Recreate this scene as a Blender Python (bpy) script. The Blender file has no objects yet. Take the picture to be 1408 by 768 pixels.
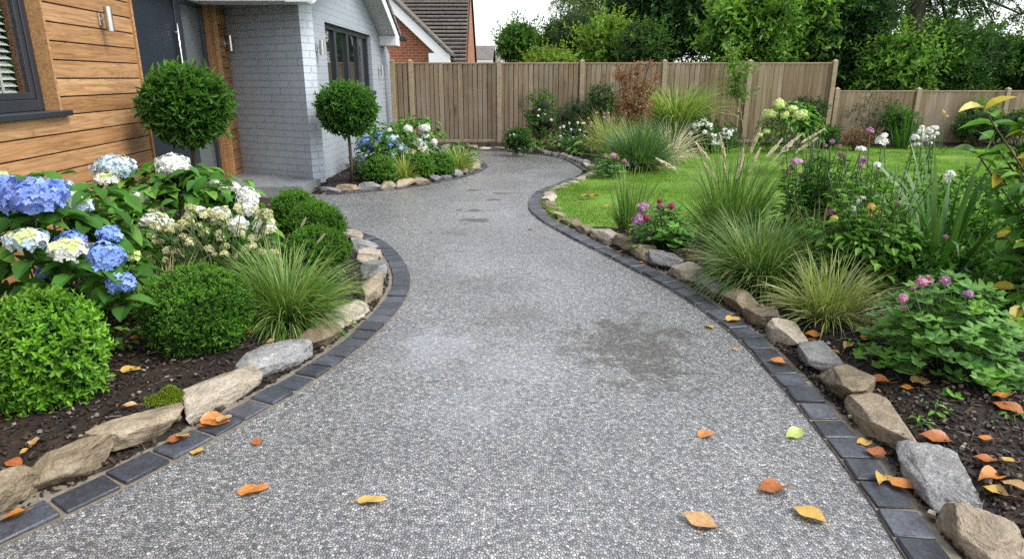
import bpy, math, random
import numpy as np
from mathutils import Vector, Matrix

scene = bpy.context.scene
COL = scene.collection

# ------------------------------------------------------------------ camera
CAM_H, FPX, PITCH = 1.5, 900.0, math.radians(17.05)
cam = bpy.data.cameras.new("camera")
cam.sensor_width = 36.0
cam.lens = FPX / 1408.0 * 36.0
cam.clip_start = 0.05
cam.clip_end = 600.0
cam_ob = bpy.data.objects.new("camera", cam)
COL.objects.link(cam_ob)
cam_ob.location = (0, 0, CAM_H)
cam_ob.rotation_euler = (math.pi / 2 - PITCH, 0, 0)
scene.camera = cam_ob

# ------------------------------------------------------------------ sky
SUN_EL = math.radians(55)
SUN_AZ = math.radians(112)          # clockwise from +Y
world = bpy.data.worlds.new("World")
scene.world = world
world.use_nodes = True
wn, wl = world.node_tree.nodes, world.node_tree.links
wn.clear()
sky = wn.new("ShaderNodeTexSky")
sky.sky_type = 'NISHITA'
sky.sun_disc = False
sky.sun_elevation = SUN_EL
sky.sun_rotation = SUN_AZ
sky.air_density = 1.0
sky.dust_density = 2.0
sky.ozone_density = 1.0
hs = wn.new("ShaderNodeHueSaturation")
hs.inputs['Saturation'].default_value = 0.24
hs.inputs['Value'].default_value = 1.0
bg = wn.new("ShaderNodeBackground")
bg.inputs['Strength'].default_value = 0.15
wo = wn.new("ShaderNodeOutputWorld")
wl.new(sky.outputs[0], hs.inputs['Color'])
wl.new(hs.outputs[0], bg.inputs['Color'])
wl.new(bg.outputs[0], wo.inputs['Surface'])

# ------------------------------------------------------------------ sun behind thin cloud
sun = bpy.data.lights.new("sun", 'SUN')
sun.energy = 1.5
sun.angle = math.radians(22)
sun.color = (1.0, 0.96, 0.9)
sun_ob = bpy.data.objects.new("sun", sun)
COL.objects.link(sun_ob)
sd = Vector((math.sin(SUN_AZ) * math.cos(SUN_EL), math.cos(SUN_AZ) * math.cos(SUN_EL), math.sin(SUN_EL)))
sun_ob.rotation_euler = sd.to_track_quat('Z', 'Y').to_euler()
sun_ob.location = sd * 50

scene.view_settings.view_transform = 'Standard'
scene.view_settings.look = 'None'
scene.view_settings.gamma = 1.0
scene.view_settings.use_curve_mapping = False
scene.view_settings.exposure = 1.28
scene.render.engine = 'CYCLES'
scene.cycles.max_bounces = 6
scene.cycles.diffuse_bounces = 3
scene.cycles.transmission_bounces = 3
scene.cycles.transparent_max_bounces = 4
scene.cycles.caustics_reflective = False
scene.cycles.caustics_refractive = False
scene.cycles.use_denoising = False

# ------------------------------------------------------------------ where things stand
CP, SP = math.cos(PITCH), math.sin(PITCH)


def ray(px, py):
    u, v = (px - 704) / FPX, (384 - py) / FPX
    return np.array([u, CP + v * SP, -SP + v * CP])


def G(px, py, z=0.0):
    d = ray(px, py)
    t = (z - CAM_H) / d[2]
    return np.array([d[0] * t, d[1] * t, z])


def AtY(px, py, Y):
    d = ray(px, py)
    t = Y / d[1]
    return np.array([d[0] * t, Y, CAM_H + d[2] * t])


def mpp(Y, z=0.0):
    """metres per photo pixel for a thing standing Y metres ahead"""
    return (Y * CP - (z - CAM_H) * SP) / FPX


def norm(a):
    a = np.asarray(a, float)
    return a / np.maximum(np.linalg.norm(a, axis=-1, keepdims=True), 1e-9)


# ------------------------------------------------------------------ mesh builder
class MB:
    def __init__(self):
        self.v, self.f, self.n = [], [], 0

    def add(self, V, faces, mi=0):
        V = np.asarray(V, np.float32).reshape(-1, 3)
        self.v.append(V)
        for F in faces:
            F = np.asarray(F, np.int32)
            if F.size:
                self.f.append((F + self.n, mi))
        self.n += len(V)

    def build(self, name, mats, parent=None, smooth=False, loc=None):
        me = bpy.data.meshes.new(name)
        V = np.concatenate(self.v) if self.v else np.zeros((0, 3), np.float32)
        me.vertices.add(len(V))
        me.vertices.foreach_set('co', V.ravel())
        loops, starts, mis, o = [], [], [], 0
        for F, mi in self.f:
            m, k = F.shape
            loops.append(F.ravel())
            starts.append(o + np.arange(m) * k)
            mis.append(np.full(m, mi, np.int32))
            o += m * k
        if o:
            loops, starts, mis = np.concatenate(loops), np.concatenate(starts), np.concatenate(mis)
            me.loops.add(o)
            me.loops.foreach_set('vertex_index', loops.astype(np.int32))
            me.polygons.add(len(starts))
            me.polygons.foreach_set('loop_start', starts.astype(np.int32))
            me.polygons.foreach_set('material_index', mis)
            me.polygons.foreach_set('use_smooth', np.full(len(starts), smooth, bool))
        me.update(calc_edges=True)
        for m in (mats if isinstance(mats, (list, tuple)) else [mats]):
            me.materials.append(m)
        ob = bpy.data.objects.new(name, me)
        COL.objects.link(ob)
        if parent is not None:
            ob.parent = parent
        if loc is not None:
            ob.location = loc
        return ob


def tag(o, label=None, cat=None, group=None, kind=None):
    if label:
        o['label'] = label
    if cat:
        o['category'] = cat
    if group:
        o['group'] = group
    if kind:
        o['kind'] = kind
    return o


def thing(name, label, cat, loc=(0, 0, 0), group=None):
    o = bpy.data.objects.new(name, None)
    o.empty_display_size = 0.1
    COL.objects.link(o)
    o.location = loc
    return tag(o, label, cat, group)


def box(mb, lo, hi, mi=0, bev=0.0):
    x0, y0, z0 = lo
    x1, y1, z1 = hi
    if bev <= 0:
        V = [(x0, y0, z0), (x1, y0, z0), (x1, y1, z0), (x0, y1, z0), (x0, y0, z1), (x1, y0, z1), (x1, y1, z1), (x0, y1, z1)]
        mb.add(V, [[(0, 3, 2, 1), (4, 5, 6, 7), (0, 1, 5, 4), (1, 2, 6, 5), (2, 3, 7, 6), (3, 0, 4, 7)]], mi)
        return
    b = min(bev, (x1 - x0) * .45, (y1 - y0) * .45, (z1 - z0) * .45)
    V, F = [], []
    # each box corner becomes three vertices, one on each face
    cs = [(i, j, k) for k in (0, 1) for j in (0, 1) for i in (0, 1)]
    X, Y, Z = (x0, x1), (y0, y1), (z0, z1)
    s = (1, -1)
    for (i, j, k) in cs:
        V += [(X[i], Y[j] + s[j] * b, Z[k] + s[k] * b), (X[i] + s[i] * b, Y[j], Z[k] + s[k] * b), (X[i] + s[i] * b, Y[j] + s[j] * b, Z[k])]
    c = lambda i, j, k: 3 * (i + 2 * j + 4 * k)
    q, t = [], []
    q += [(c(0, 0, 0), c(0, 0, 1), c(0, 1, 1), c(0, 1, 0)), (c(1, 0, 0), c(1, 1, 0), c(1, 1, 1), c(1, 0, 1))]
    q += [(c(0, 0, 0) + 1, c(1, 0, 0) + 1, c(1, 0, 1) + 1, c(0, 0, 1) + 1), (c(0, 1, 0) + 1, c(0, 1, 1) + 1, c(1, 1, 1) + 1, c(1, 1, 0) + 1)]
    q += [(c(0, 0, 0) + 2, c(0, 1, 0) + 2, c(1, 1, 0) + 2, c(1, 0, 0) + 2), (c(0, 0, 1) + 2, c(1, 0, 1) + 2, c(1, 1, 1) + 2, c(0, 1, 1) + 2)]
    for k in (0, 1):
        for j in (0, 1):      # edges along x: between face y and face z
            e = (c(0, j, k) + 1, c(1, j, k) + 1, c(1, j, k) + 2, c(0, j, k) + 2)
            q.append(e if (j + k) % 2 == 1 else e[::-1])
        for i in (0, 1):
            e = (c(i, 0, k), c(i, 1, k), c(i, 1, k) + 2, c(i, 0, k) + 2)
            q.append(e if (i + k) % 2 == 0 else e[::-1])
    for j in (0, 1):
        for i in (0, 1):
            e = (c(i, j, 0), c(i, j, 1), c(i, j, 1) + 1, c(i, j, 0) + 1)
            q.append(e if (i + j) % 2 == 1 else e[::-1])
    for (i, j, k) in cs:
        e = (c(i, j, k), c(i, j, k) + 1, c(i, j, k) + 2)
        t.append(e if (i + j + k) % 2 == 1 else e[::-1])
    mb.add(V, [q, t], mi)


def tube(mb, pts, radii, sides=8, mi=0, cap=True):
    pts = np.asarray(pts, float)
    n = len(pts)
    radii = np.broadcast_to(np.asarray(radii, float), (n,))
    T = np.gradient(pts, axis=0)
    T = norm(T)
    ref = np.array([0.0, 0, 1]) if abs(T[0][2]) < .9 else np.array([1.0, 0, 0])
    A = norm(np.cross(T, ref))
    B = np.cross(T, A)
    an = np.linspace(0, 2 * math.pi, sides, endpoint=False)
    V = pts[:, None] + radii[:, None, None] * (np.cos(an)[None, :, None] * A[:, None] + np.sin(an)[None, :, None] * B[:, None])
    F = []
    i = np.arange(sides)
    j = (i + 1) % sides
    for k in range(n - 1):
        F.append(np.stack([k * sides + i, k * sides + j, (k + 1) * sides + j, (k + 1) * sides + i], 1))
    faces = [np.concatenate(F)]
    if cap:
        faces.append(np.array([list(range(sides))[::-1]]))
        faces.append(np.array([[(n - 1) * sides + a for a in range(sides)]]))
    mb.add(V.reshape(-1, 3), faces, mi)


def icosphere(sub):
    t = (1 + 5 ** .5) / 2
    V = [(-1, t, 0), (1, t, 0), (-1, -t, 0), (1, -t, 0), (0, -1, t), (0, 1, t), (0, -1, -t), (0, 1, -t), (t, 0, -1), (t, 0, 1), (-t, 0, -1), (-t, 0, 1)]
    F = [(0, 11, 5), (0, 5, 1), (0, 1, 7), (0, 7, 10), (0, 10, 11), (1, 5, 9), (5, 11, 4), (11, 10, 2), (10, 7, 6), (7, 1, 8), (3, 9, 4), (3, 4, 2), (3, 2, 6), (3, 6, 8), (3, 8, 9), (4, 9, 5), (2, 4, 11), (6, 2, 10), (8, 6, 7), (9, 8, 1)]
    V = [np.array(v) / np.linalg.norm(v) for v in V]
    for _ in range(sub):
        mid, nf = {}, []

        def m(a, b):
            k = (min(a, b), max(a, b))
            if k not in mid:
                p = V[a] + V[b]
                V.append(p / np.linalg.norm(p))
                mid[k] = len(V) - 1
            return mid[k]
        for a, b, c in F:
            x, y, z = m(a, b), m(b, c), m(c, a)
            nf += [(a, x, z), (b, y, x), (c, z, y), (x, y, z)]
        F = nf
    return np.array(V), np.array(F)


ICO = {k: icosphere(k) for k in (1, 2, 3, 4)}


def vnoise(P, scale, seed=0, octaves=3):
    """cheap smooth value noise from sums of sines"""
    r = np.random.default_rng(seed)
    out = np.zeros(len(P))
    a = 1.0
    for o in range(octaves):
        for _ in range(4):
            k = r.normal(size=3) * scale * (2 ** o)
            out += a * np.sin(P @ k + r.uniform(0, 6.28)) * .25
        a *= .5
    return out


# ------------------------------------------------------------------ curves on the ground
def spline(pts, step=0.03):
    P = np.asarray(pts, float)
    P = np.vstack([2 * P[0] - P[1], P, 2 * P[-1] - P[-2]])
    out = []
    for i in range(1, len(P) - 2):
        t = np.linspace(0, 1, 24, endpoint=False)[:, None]
        p0, p1, p2, p3 = P[i - 1], P[i], P[i + 1], P[i + 2]
        out.append(.5 * (2 * p1 + (p2 - p0) * t + (2 * p0 - 5 * p1 + 4 * p2 - p3) * t ** 2 + (3 * p1 - p0 - 3 * p2 + p3) * t ** 3))
    out.append(P[-2][None])
    Q = np.vstack(out)
    return resample(Q, step)


def arclen(Q):
    return np.concatenate([[0], np.cumsum(np.linalg.norm(np.diff(Q, axis=0), axis=1))])


def resample(Q, step):
    s = arclen(Q)
    n = max(2, int(round(s[-1] / step)) + 1)
    u = np.linspace(0, s[-1], n)
    return np.stack([np.interp(u, s, Q[:, k]) for k in range(Q.shape[1])], 1)


def at_s(Q, s):
    a = arclen(Q)
    p = np.array([np.interp(s, a, Q[:, k]) for k in range(2)])
    q = np.array([np.interp(s + .04, a, Q[:, k]) for k in range(2)]) - np.array([np.interp(s - .04, a, Q[:, k]) for k in range(2)])
    return p, q / max(np.linalg.norm(q), 1e-9)


def offset(Q, d):
    T = norm(np.gradient(Q, axis=0))
    k = np.ones(9) / 9
    Tn = np.stack([np.convolve(np.pad(T[:, i], 4, mode='edge'), k, 'valid') for i in (0, 1)], 1)
    Tn = norm(Tn)
    return Q + d * np.stack([-Tn[:, 1], Tn[:, 0]], 1)


def inside(poly, P):
    poly = np.asarray(poly)
    x, y = P[:, 0], P[:, 1]
    r = np.zeros(len(P), bool)
    j = len(poly) - 1
    for i in range(len(poly)):
        xi, yi = poly[i]
        xj, yj = poly[j]
        if yi != yj:
            c = ((yi > y) != (yj > y)) & (x < (xj - xi) * (y - yi) / (yj - yi) + xi)
            r ^= c
        j = i
    return r


def polydist(poly, P):
    poly = np.asarray(poly)
    d = np.full(len(P), 1e9)
    for i in range(len(poly)):
        a, b = poly[i - 1], poly[i]
        ab = b - a
        L = ab @ ab
        if L < 1e-12:
            continue
        t = np.clip(((P - a) @ ab) / L, 0, 1)
        d = np.minimum(d, np.linalg.norm(P - a - t[:, None] * ab, axis=1))
    return d


# ------------------------------------------------------------------ materials
class NT:
    def __init__(self, name):
        self.m = bpy.data.materials.new(name)
        self.m.use_nodes = True
        self.t = self.m.node_tree
        self.n, self.l = self.t.nodes, self.t.links
        self.n.clear()
        self.out = self.n.new('ShaderNodeOutputMaterial')

    def new(self, typ, **kw):
        nd = self.n.new('ShaderNode' + typ)
        for k, v in kw.items():
            setattr(nd, k, v)
        return nd

    def link(self, a, b):
        self.l.new(a, b)

    def setin(self, nd, **kw):
        for k, v in kw.items():
            s = nd.inputs[k.replace('_', ' ')]
            if hasattr(v, 'is_output') or isinstance(v, bpy.types.NodeSocket):
                self.l.new(v, s)
            else:
                s.default_value = v
        return nd

    def pos(self):
        return self.new('NewGeometry').outputs['Position']

    def obj(self):
        return self.new('TexCoord').outputs['Object']

    def noise(self, vec, scale, detail=4, rough=.55, dist=0.0):
        nd = self.new('TexNoise')
        self.link(vec, nd.inputs['Vector'])
        nd.inputs['Scale'].default_value = scale
        nd.inputs['Detail'].default_value = detail
        nd.inputs['Roughness'].default_value = rough
        nd.inputs['Distortion'].default_value = dist
        return nd

    def mapping(self, vec, scale=(1, 1, 1), rot=(0, 0, 0)):
        nd = self.new('Mapping')
        self.link(vec, nd.inputs['Vector'])
        nd.inputs['Scale'].default_value = scale
        nd.inputs['Rotation'].default_value = rot
        return nd.outputs[0]

    def ramp(self, fac, stops, interp='LINEAR'):
        nd = self.new('ValToRGB')
        cr = nd.color_ramp
        cr.interpolation = interp
        while len(cr.elements) < len(stops):
            cr.elements.new(.5)
        for e, (p, c) in zip(cr.elements, stops):
            e.position = p
            e.color = (*c, 1) if len(c) == 3 else c
        self.link(fac, nd.inputs[0])
        return nd.outputs[0]

    def mix(self, fac, a, b, mode='MIX'):
        nd = self.new('Mix', data_type='RGBA', blend_type=mode)
        for v, s in ((fac, nd.inputs[0]), (a, nd.inputs[6]), (b, nd.inputs[7])):
            if isinstance(v, bpy.types.NodeSocket):
                self.link(v, s)
            elif isinstance(v, tuple):
                s.default_value = (*v, 1) if len(v) == 3 else v
            else:
                s.default_value = v
        return nd.outputs[2]

    def math(self, op, a, b=0.0, clamp=False):
        nd = self.new('Math', operation=op, use_clamp=clamp)
        for v, s in ((a, nd.inputs[0]), (b, nd.inputs[1])):
            if isinstance(v, bpy.types.NodeSocket):
                self.link(v, s)
            else:
                s.default_value = v
        return nd.outputs[0]

    def bump(self, h, strength=.5, dist=.01, normal=None):
        nd = self.new('Bump')
        nd.inputs['Strength'].default_value = strength
        nd.inputs['Distance'].default_value = dist
        self.link(h, nd.inputs['Height'])
        if normal is not None:
            self.link(normal, nd.inputs['Normal'])
        return nd.outputs[0]

    def bsdf(self, color, rough=.6, normal=None, spec=.5, metal=0.0, link=True, **kw):
        nd = self.new('BsdfPrincipled')
        for v, s in ((color, 'Base Color'), (rough, 'Roughness'), (spec, 'Specular IOR Level'), (metal, 'Metallic')):
            if isinstance(v, bpy.types.NodeSocket):
                self.link(v, nd.inputs[s])
            elif isinstance(v, tuple):
                nd.inputs[s].default_value = (*v, 1)
            else:
                nd.inputs[s].default_value = v
        if normal is not None:
            self.link(normal, nd.inputs['Normal'])
        for k, v in kw.items():
            s = nd.inputs[k.replace('_', ' ')]
            if isinstance(v, bpy.types.NodeSocket):
                self.link(v, s)
            else:
                s.default_value = v
        if link:
            self.link(nd.outputs[0], self.out.inputs['Surface'])
        return nd.outputs[0]


def leafmat(name, stops, rough=.48, trans=.32, spec=.3, patch=.35, pscale=5.0, tint=(1.25, 1.35, .7)):
    """stops: colours spread over the random value of each leaf"""
    t = NT(name)
    g = t.new('NewGeometry')
    n = len(stops)
    c = t.ramp(g.outputs['Random Per Island'], [(i / max(n - 1, 1), s) for i, s in enumerate(stops)])
    nz = t.noise(g.outputs['Position'], pscale, 2)
    k = t.ramp(nz.outputs['Fac'], [(.3, (1 - patch,) * 3), (.72, (1 + patch * .8,) * 3)])
    c = t.mix(1.0, c, k, 'MULTIPLY')
    b = t.bsdf(c, rough, spec=spec, link=False)
    tr = t.new('BsdfTranslucent')
    t.link(t.mix(1.0, c, tint, 'MULTIPLY'), tr.inputs['Color'])
    ms = t.new('MixShader')
    ms.inputs[0].default_value = trans
    t.link(b, ms.inputs[1])
    t.link(tr.outputs[0], ms.inputs[2])
    t.link(ms.outputs[0], t.out.inputs['Surface'])
    return t.m


def plain(name, col, rough=.6, metal=0.0, spec=.5, var=.12, scale=12, bump=.0):
    t = NT(name)
    p = t.obj()
    nz = t.noise(p, scale, 4)
    c = t.mix(1.0, col, t.ramp(nz.outputs['Fac'], [(.25, (1 - var,) * 3), (.75, (1 + var,) * 3)]), 'MULTIPLY')
    nr = t.bump(nz.outputs['Fac'], bump, .01) if bump else None
    t.bsdf(c, rough, nr, spec, metal)
    return t.m


M = {}
# ------------------------------------------------------------------ surface materials
def mat_drive():
    t = NT('resin_bound_gravel')
    p = t.pos()
    warp = t.noise(p, 30, 2)
    v3 = t.new('VectorMath', operation='MULTIPLY_ADD')
    t.link(warp.outputs['Color'], v3.inputs[0])
    v3.inputs[1].default_value = (.012, .012, 0)
    t.link(p, v3.inputs[2])
    pv = t.mapping(v3.outputs[0], (98, 82, 1))
    vo = t.new('TexVoronoi', voronoi_dimensions='2D', feature='F1')
    t.link(pv, vo.inputs['Vector'])
    vo.inputs['Scale'].default_value = 1.0
    ve = t.new('TexVoronoi', voronoi_dimensions='2D', feature='DISTANCE_TO_EDGE')
    t.link(pv, ve.inputs['Vector'])
    ve.inputs['Scale'].default_value = 1.0
    sep = t.new('SeparateColor')
    t.link(vo.outputs['Color'], sep.inputs[0])
    stone = t.ramp(sep.outputs[0], [(0, (.055, .055, .057)), (.25, (.15, .151, .154)), (.6, (.27, .27, .275)), (.9, (.4, .399, .396)), (1, (.6, .593, .58))])
    warm = t.ramp(sep.outputs[1], [(.0, (1, .97, .9)), (.5, (1, 1, 1)), (1, (.93, .97, 1.05))])
    c = t.mix(1.0, stone, warm, 'MULTIPLY')
    joint = t.ramp(ve.outputs['Distance'], [(.03, (.1,) * 3), (.2, (1,) * 3)])
    c = t.mix(1.0, c, joint, 'MULTIPLY')
    # damp stains with their own outlines (moss film and standing water)
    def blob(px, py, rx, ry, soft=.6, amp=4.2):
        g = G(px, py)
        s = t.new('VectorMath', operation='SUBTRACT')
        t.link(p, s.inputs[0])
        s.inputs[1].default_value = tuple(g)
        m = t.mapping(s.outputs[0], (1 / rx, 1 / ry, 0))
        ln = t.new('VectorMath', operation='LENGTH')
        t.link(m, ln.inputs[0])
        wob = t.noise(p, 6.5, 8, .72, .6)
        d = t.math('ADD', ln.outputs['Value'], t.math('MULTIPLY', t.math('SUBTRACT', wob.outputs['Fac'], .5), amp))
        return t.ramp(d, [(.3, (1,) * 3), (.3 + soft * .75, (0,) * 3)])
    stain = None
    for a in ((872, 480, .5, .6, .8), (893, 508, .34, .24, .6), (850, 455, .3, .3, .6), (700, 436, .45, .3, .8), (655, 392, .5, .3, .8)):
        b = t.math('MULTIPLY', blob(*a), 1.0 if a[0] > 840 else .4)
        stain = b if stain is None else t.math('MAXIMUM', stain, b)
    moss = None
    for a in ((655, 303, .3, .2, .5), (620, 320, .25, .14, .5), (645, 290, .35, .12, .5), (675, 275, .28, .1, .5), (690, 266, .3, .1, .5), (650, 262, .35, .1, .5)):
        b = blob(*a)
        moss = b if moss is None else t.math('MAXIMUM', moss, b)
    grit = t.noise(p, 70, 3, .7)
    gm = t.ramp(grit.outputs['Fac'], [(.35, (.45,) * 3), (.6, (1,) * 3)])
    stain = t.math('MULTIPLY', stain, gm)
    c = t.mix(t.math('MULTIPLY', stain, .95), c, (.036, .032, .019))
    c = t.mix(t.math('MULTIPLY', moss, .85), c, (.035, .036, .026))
    big = t.noise(p, .9, 3, .6)
    c = t.mix(1.0, c, t.ramp(big.outputs['Fac'], [(.3, (.8,) * 3), (.7, (1.12,) * 3)]), 'MULTIPLY')
    wet0 = t.noise(p, 1.1, 3, .55, .4)
    wet = t.ramp(wet0.outputs['Fac'], [(.42, (0,) * 3), (.6, (1,) * 3)])
    puddle = None
    for a in ((595, 480, .42, .5, 1.6, 2.2), (700, 505, .5, .5, 1.6, 2.2), (650, 560, .4, .4, 1.5, 2.2), (770, 400, .4, .8, 1.8, 2.2), (640, 350, .4, 1.2, 1.8, 2.2), (700, 300, .4, 1.4, 1.8, 2.2)):
        b = t.math('MULTIPLY', blob(*a), 1.0 if a[1] in (480,) else (.75 if a[1] > 450 else .4))
        puddle = b if puddle is None else t.math('MAXIMUM', puddle, b)
    wet = t.math('MAXIMUM', t.math('ADD', t.math('MULTIPLY', wet, .35), .35), puddle)
    dome = t.math('MULTIPLY', t.math('SUBTRACT', 1.0, vo.outputs['Distance']), 1.0)
    hgt = t.math('ADD', dome, t.math('MULTIPLY', t.math('MINIMUM', ve.outputs['Distance'], .2), 2.0))
    nb = t.bump(hgt, .5, .005)
    nc = t.bump(hgt, .3, .004)
    dry = t.math('SUBTRACT', 1.0, puddle)
    t.link(t.math('ADD', t.math('MULTIPLY', dry, .47), .08), nb.node.inputs['Strength'])
    t.link(t.math('ADD', t.math('MULTIPLY', dry, .38), .06), nc.node.inputs['Strength'])
    rough = t.math('SUBTRACT', .5, t.math('MULTIPLY', t.math('ADD', wet, puddle), .17))
    c = t.mix(t.math('MULTIPLY', wet, .3), c, (.06, .062, .066))
    t.bsdf(c, rough, nb, .5, Coat_Weight=t.math('SUBTRACT', 1.0, t.math('MULTIPLY', t.math('MAXIMUM', stain, moss), .75)), Coat_Roughness=t.math('SUBTRACT', .36, t.math('MULTIPLY', wet, .22)), Coat_IOR=1.75, Coat_Normal=nc)
    return t.m


def mat_soil():
    t = NT('dark_bark_mulch')
    p = t.pos()
    a = t.noise(p, 22, 6, .7)
    b = t.noise(p, 3, 3)
    c = t.ramp(a.outputs['Fac'], [(.3, (.005, .004, .0035)), (.55, (.017, .012, .009)), (.75, (.04, .028, .02))])
    c = t.mix(1.0, c, t.ramp(b.outputs['Fac'], [(.35, (.6,) * 3), (.65, (1.9, 1.6, 1.4))]), 'MULTIPLY')
    t.bsdf(c, .75, t.bump(a.outputs['Fac'], .9, .03), .35)
    return t.m


def mat_island(name, stops, rough=.7, spec=.4, bump=0.0):
    t = NT(name)
    g = t.new('NewGeometry')
    n = len(stops)
    c = t.ramp(g.outputs['Random Per Island'], [(i / (n - 1), s) for i, s in enumerate(stops)])
    nr = None
    if bump:
        nz = t.noise(g.outputs['Position'], 60, 4)
        nr = t.bump(nz.outputs['Fac'], bump, .004)
    t.bsdf(c, rough, nr, spec)
    return t.m


def mat_rock(name, cols, vein=(.45, .43, .38), veinamt=.25, layer=3.0):
    t = NT(name)
    oi = t.new('ObjectInfo')
    o = t.obj()
    off = t.new('VectorMath', operation='ADD')
    t.link(o, off.inputs[0])
    sc = t.new('VectorMath', operation='SCALE')
    t.link(oi.outputs['Location'], sc.inputs[0])
    sc.inputs['Scale'].default_value = 3.7
    t.link(sc.outputs[0], off.inputs[1])
    q = off.outputs[0]
    a = t.noise(q, 9, 6, .65, .5)
    lay = t.mapping(q, (6, 6, 15), (.45, .3, 0))
    b = t.noise(lay, 1.2, 5, .6, 1.0)
    c = t.ramp(a.outputs['Fac'], [(.25, cols[0]), (.5, cols[1]), (.75, cols[2])])
    c = t.mix(.45, c, t.ramp(b.outputs['Fac'], [(.3, cols[0]), (.7, cols[2])]))
    v = t.noise(lay, 2.3, 3, .5, 2.5)
    vm = t.ramp(v.outputs['Fac'], [(.485, (0,) * 3), (.5, (1,) * 3), (.52, (0,) * 3)])
    c = t.mix(t.math('MULTIPLY', vm, veinamt), c, vein)
    sp = t.noise(q, 60, 3, .7)
    c = t.mix(1.0, c, t.ramp(sp.outputs['Fac'], [(.3, (.7,) * 3), (.7, (1.25,) * 3)]), 'MULTIPLY')
    dirt = t.noise(q, 4, 4, .6)
    c = t.mix(t.ramp(dirt.outputs['Fac'], [(.52, (0,) * 3), (.72, (.65,) * 3)]), c, (.05, .045, .03))
    c = t.mix(1.0, c, t.ramp(oi.outputs['Random'], [(0, (.75, .72, .7)), (1, (1.15, 1.12, 1.08))]), 'MULTIPLY')
    h = t.math('ADD', t.math('MULTIPLY', b.outputs['Fac'], 1.3), t.math('ADD', t.math('MULTIPLY', sp.outputs['Fac'], .35), a.outputs['Fac']))
    t.bsdf(c, .62, t.bump(h, .8, .022), .4)
    return t.m


def mat_sett():
    t = NT('dark_granite_sett')
    oi = t.new('ObjectInfo')
    p = t.pos()
    a = t.noise(p, 55, 5, .7)
    b = t.noise(p, 9, 3)
    c = t.ramp(a.outputs['Fac'], [(.3, (.02, .023, .03)), (.6, (.046, .052, .066)), (.8, (.085, .093, .11))])
    c = t.mix(1.0, c, t.ramp(b.outputs['Fac'], [(.3, (.75,) * 3), (.7, (1.25,) * 3)]), 'MULTIPLY')
    c = t.mix(1.0, c, t.ramp(oi.outputs['Random'], [(0, (.6, .6, .62)), (.8, (1.2, 1.2, 1.2)), (1, (1.6, 1.55, 1.5))]), 'MULTIPLY')
    t.bsdf(c, t.ramp(b.outputs['Fac'], [(.35, (.32,) * 3), (.65, (.55,) * 3)]), t.bump(a.outputs['Fac'], .45, .008), .5)
    return t.m


def mat_timber():
    """oiled cedar boards running along the local x axis"""
    t = NT('cedar_cladding')
    g = t.new('NewGeometry')
    o = t.obj()
    rnd = g.outputs['Random Per Island']
    cmb = t.new('CombineXYZ')
    t.link(t.math('MULTIPLY', rnd, 37.0), cmb.inputs[0])
    t.link(t.math('MULTIPLY', rnd, 11.0), cmb.inputs[1])
    t.link(t.math('MULTIPLY', rnd, 23.0), cmb.inputs[2])
    ad = t.new('VectorMath', operation='ADD')
    t.link(o, ad.inputs[0])
    t.link(cmb.outputs[0], ad.inputs[1])
    q = ad.outputs[0]
    grain = t.noise(t.mapping(q, (2.0, 40, 40)), 1.0, 5, .6, .8)
    rings = t.noise(t.mapping(q, (.55, 9, 9)), 1.0, 3, .5, 1.2)
    rr = t.math('FRACT', t.math('MULTIPLY', rings.outputs['Fac'], 9.0))
    base = t.ramp(rnd, [(0, (.27, .14, .058)), (.3, (.39, .22, .098)), (.6, (.32, .172, .074)), (.8, (.45, .27, .132)), (1, (.29, .15, .066))])
    c = t.mix(1.0, base, t.ramp(grain.outputs['Fac'], [(.3, (.66, .6, .55)), (.7, (1.18, 1.2, 1.2))]), 'MULTIPLY')
    c = t.mix(1.0, c, t.ramp(rr, [(0, (.8, .74, .7)), (.25, (1.05, 1.05, 1.05)), (.8, (1.08, 1.08, 1.08)), (1, (.8, .74, .7))]), 'MULTIPLY')
    spot = t.noise(t.mapping(q, (6, 30, 30)), 1.0, 2, .5, 1.5)
    c = t.mix(t.ramp(spot.outputs['Fac'], [(.70, (0,) * 3), (.78, (.6,) * 3)]), c, (.13, .055, .02))
    t.bsdf(c, .5, t.bump(grain.outputs['Fac'], .25, .003), .4)
    return t.m


def mat_fence(vertical=True):
    t = NT('weathered_fence_wood')
    g = t.new('NewGeometry')
    rnd = g.outputs['Random Per Island']
    p = g.outputs['Position']
    cmb = t.new('CombineXYZ')
    t.link(t.math('MULTIPLY', rnd, 31.0), cmb.inputs[0])
    t.link(t.math('MULTIPLY', rnd, 17.0), cmb.inputs[2])
    ad = t.new('VectorMath', operation='ADD')
    t.link(p, ad.inputs[0])
    t.link(cmb.outputs[0], ad.inputs[1])
    sc = (30, 30, 1.3) if vertical else (1.3, 30, 30)
    grain = t.noise(t.mapping(ad.outputs[0], sc), 1.0, 5, .62, .6)
    big = t.noise(p, .8, 4, .65)
    low = t.noise(t.mapping(ad.outputs[0], (3, 3, 1.2)), 1.0, 3)
    base = t.ramp(rnd, [(0, (.15, .106, .062)), (.25, (.31, .233, .148)), (.45, (.2, .145, .088)), (.7, (.34, .27, .178)), (.85, (.25, .186, .117)), (1, (.4, .325, .223))])
    c = t.mix(1.0, base, t.ramp(grain.outputs['Fac'], [(.3, (.6, .57, .53)), (.7, (1.2, 1.2, 1.2))]), 'MULTIPLY')
    c = t.mix(t.ramp(big.outputs['Fac'], [(.5, (0,) * 3), (.75, (.5,) * 3)]), c, (.36, .325, .28))
    c = t.mix(t.ramp(low.outputs['Fac'], [(.62, (0,) * 3), (.72, (.7,) * 3)]), c, (.085, .055, .035))
    t.bsdf(c, .75, t.bump(grain.outputs['Fac'], .35, .006), .3)
    return t.m


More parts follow.
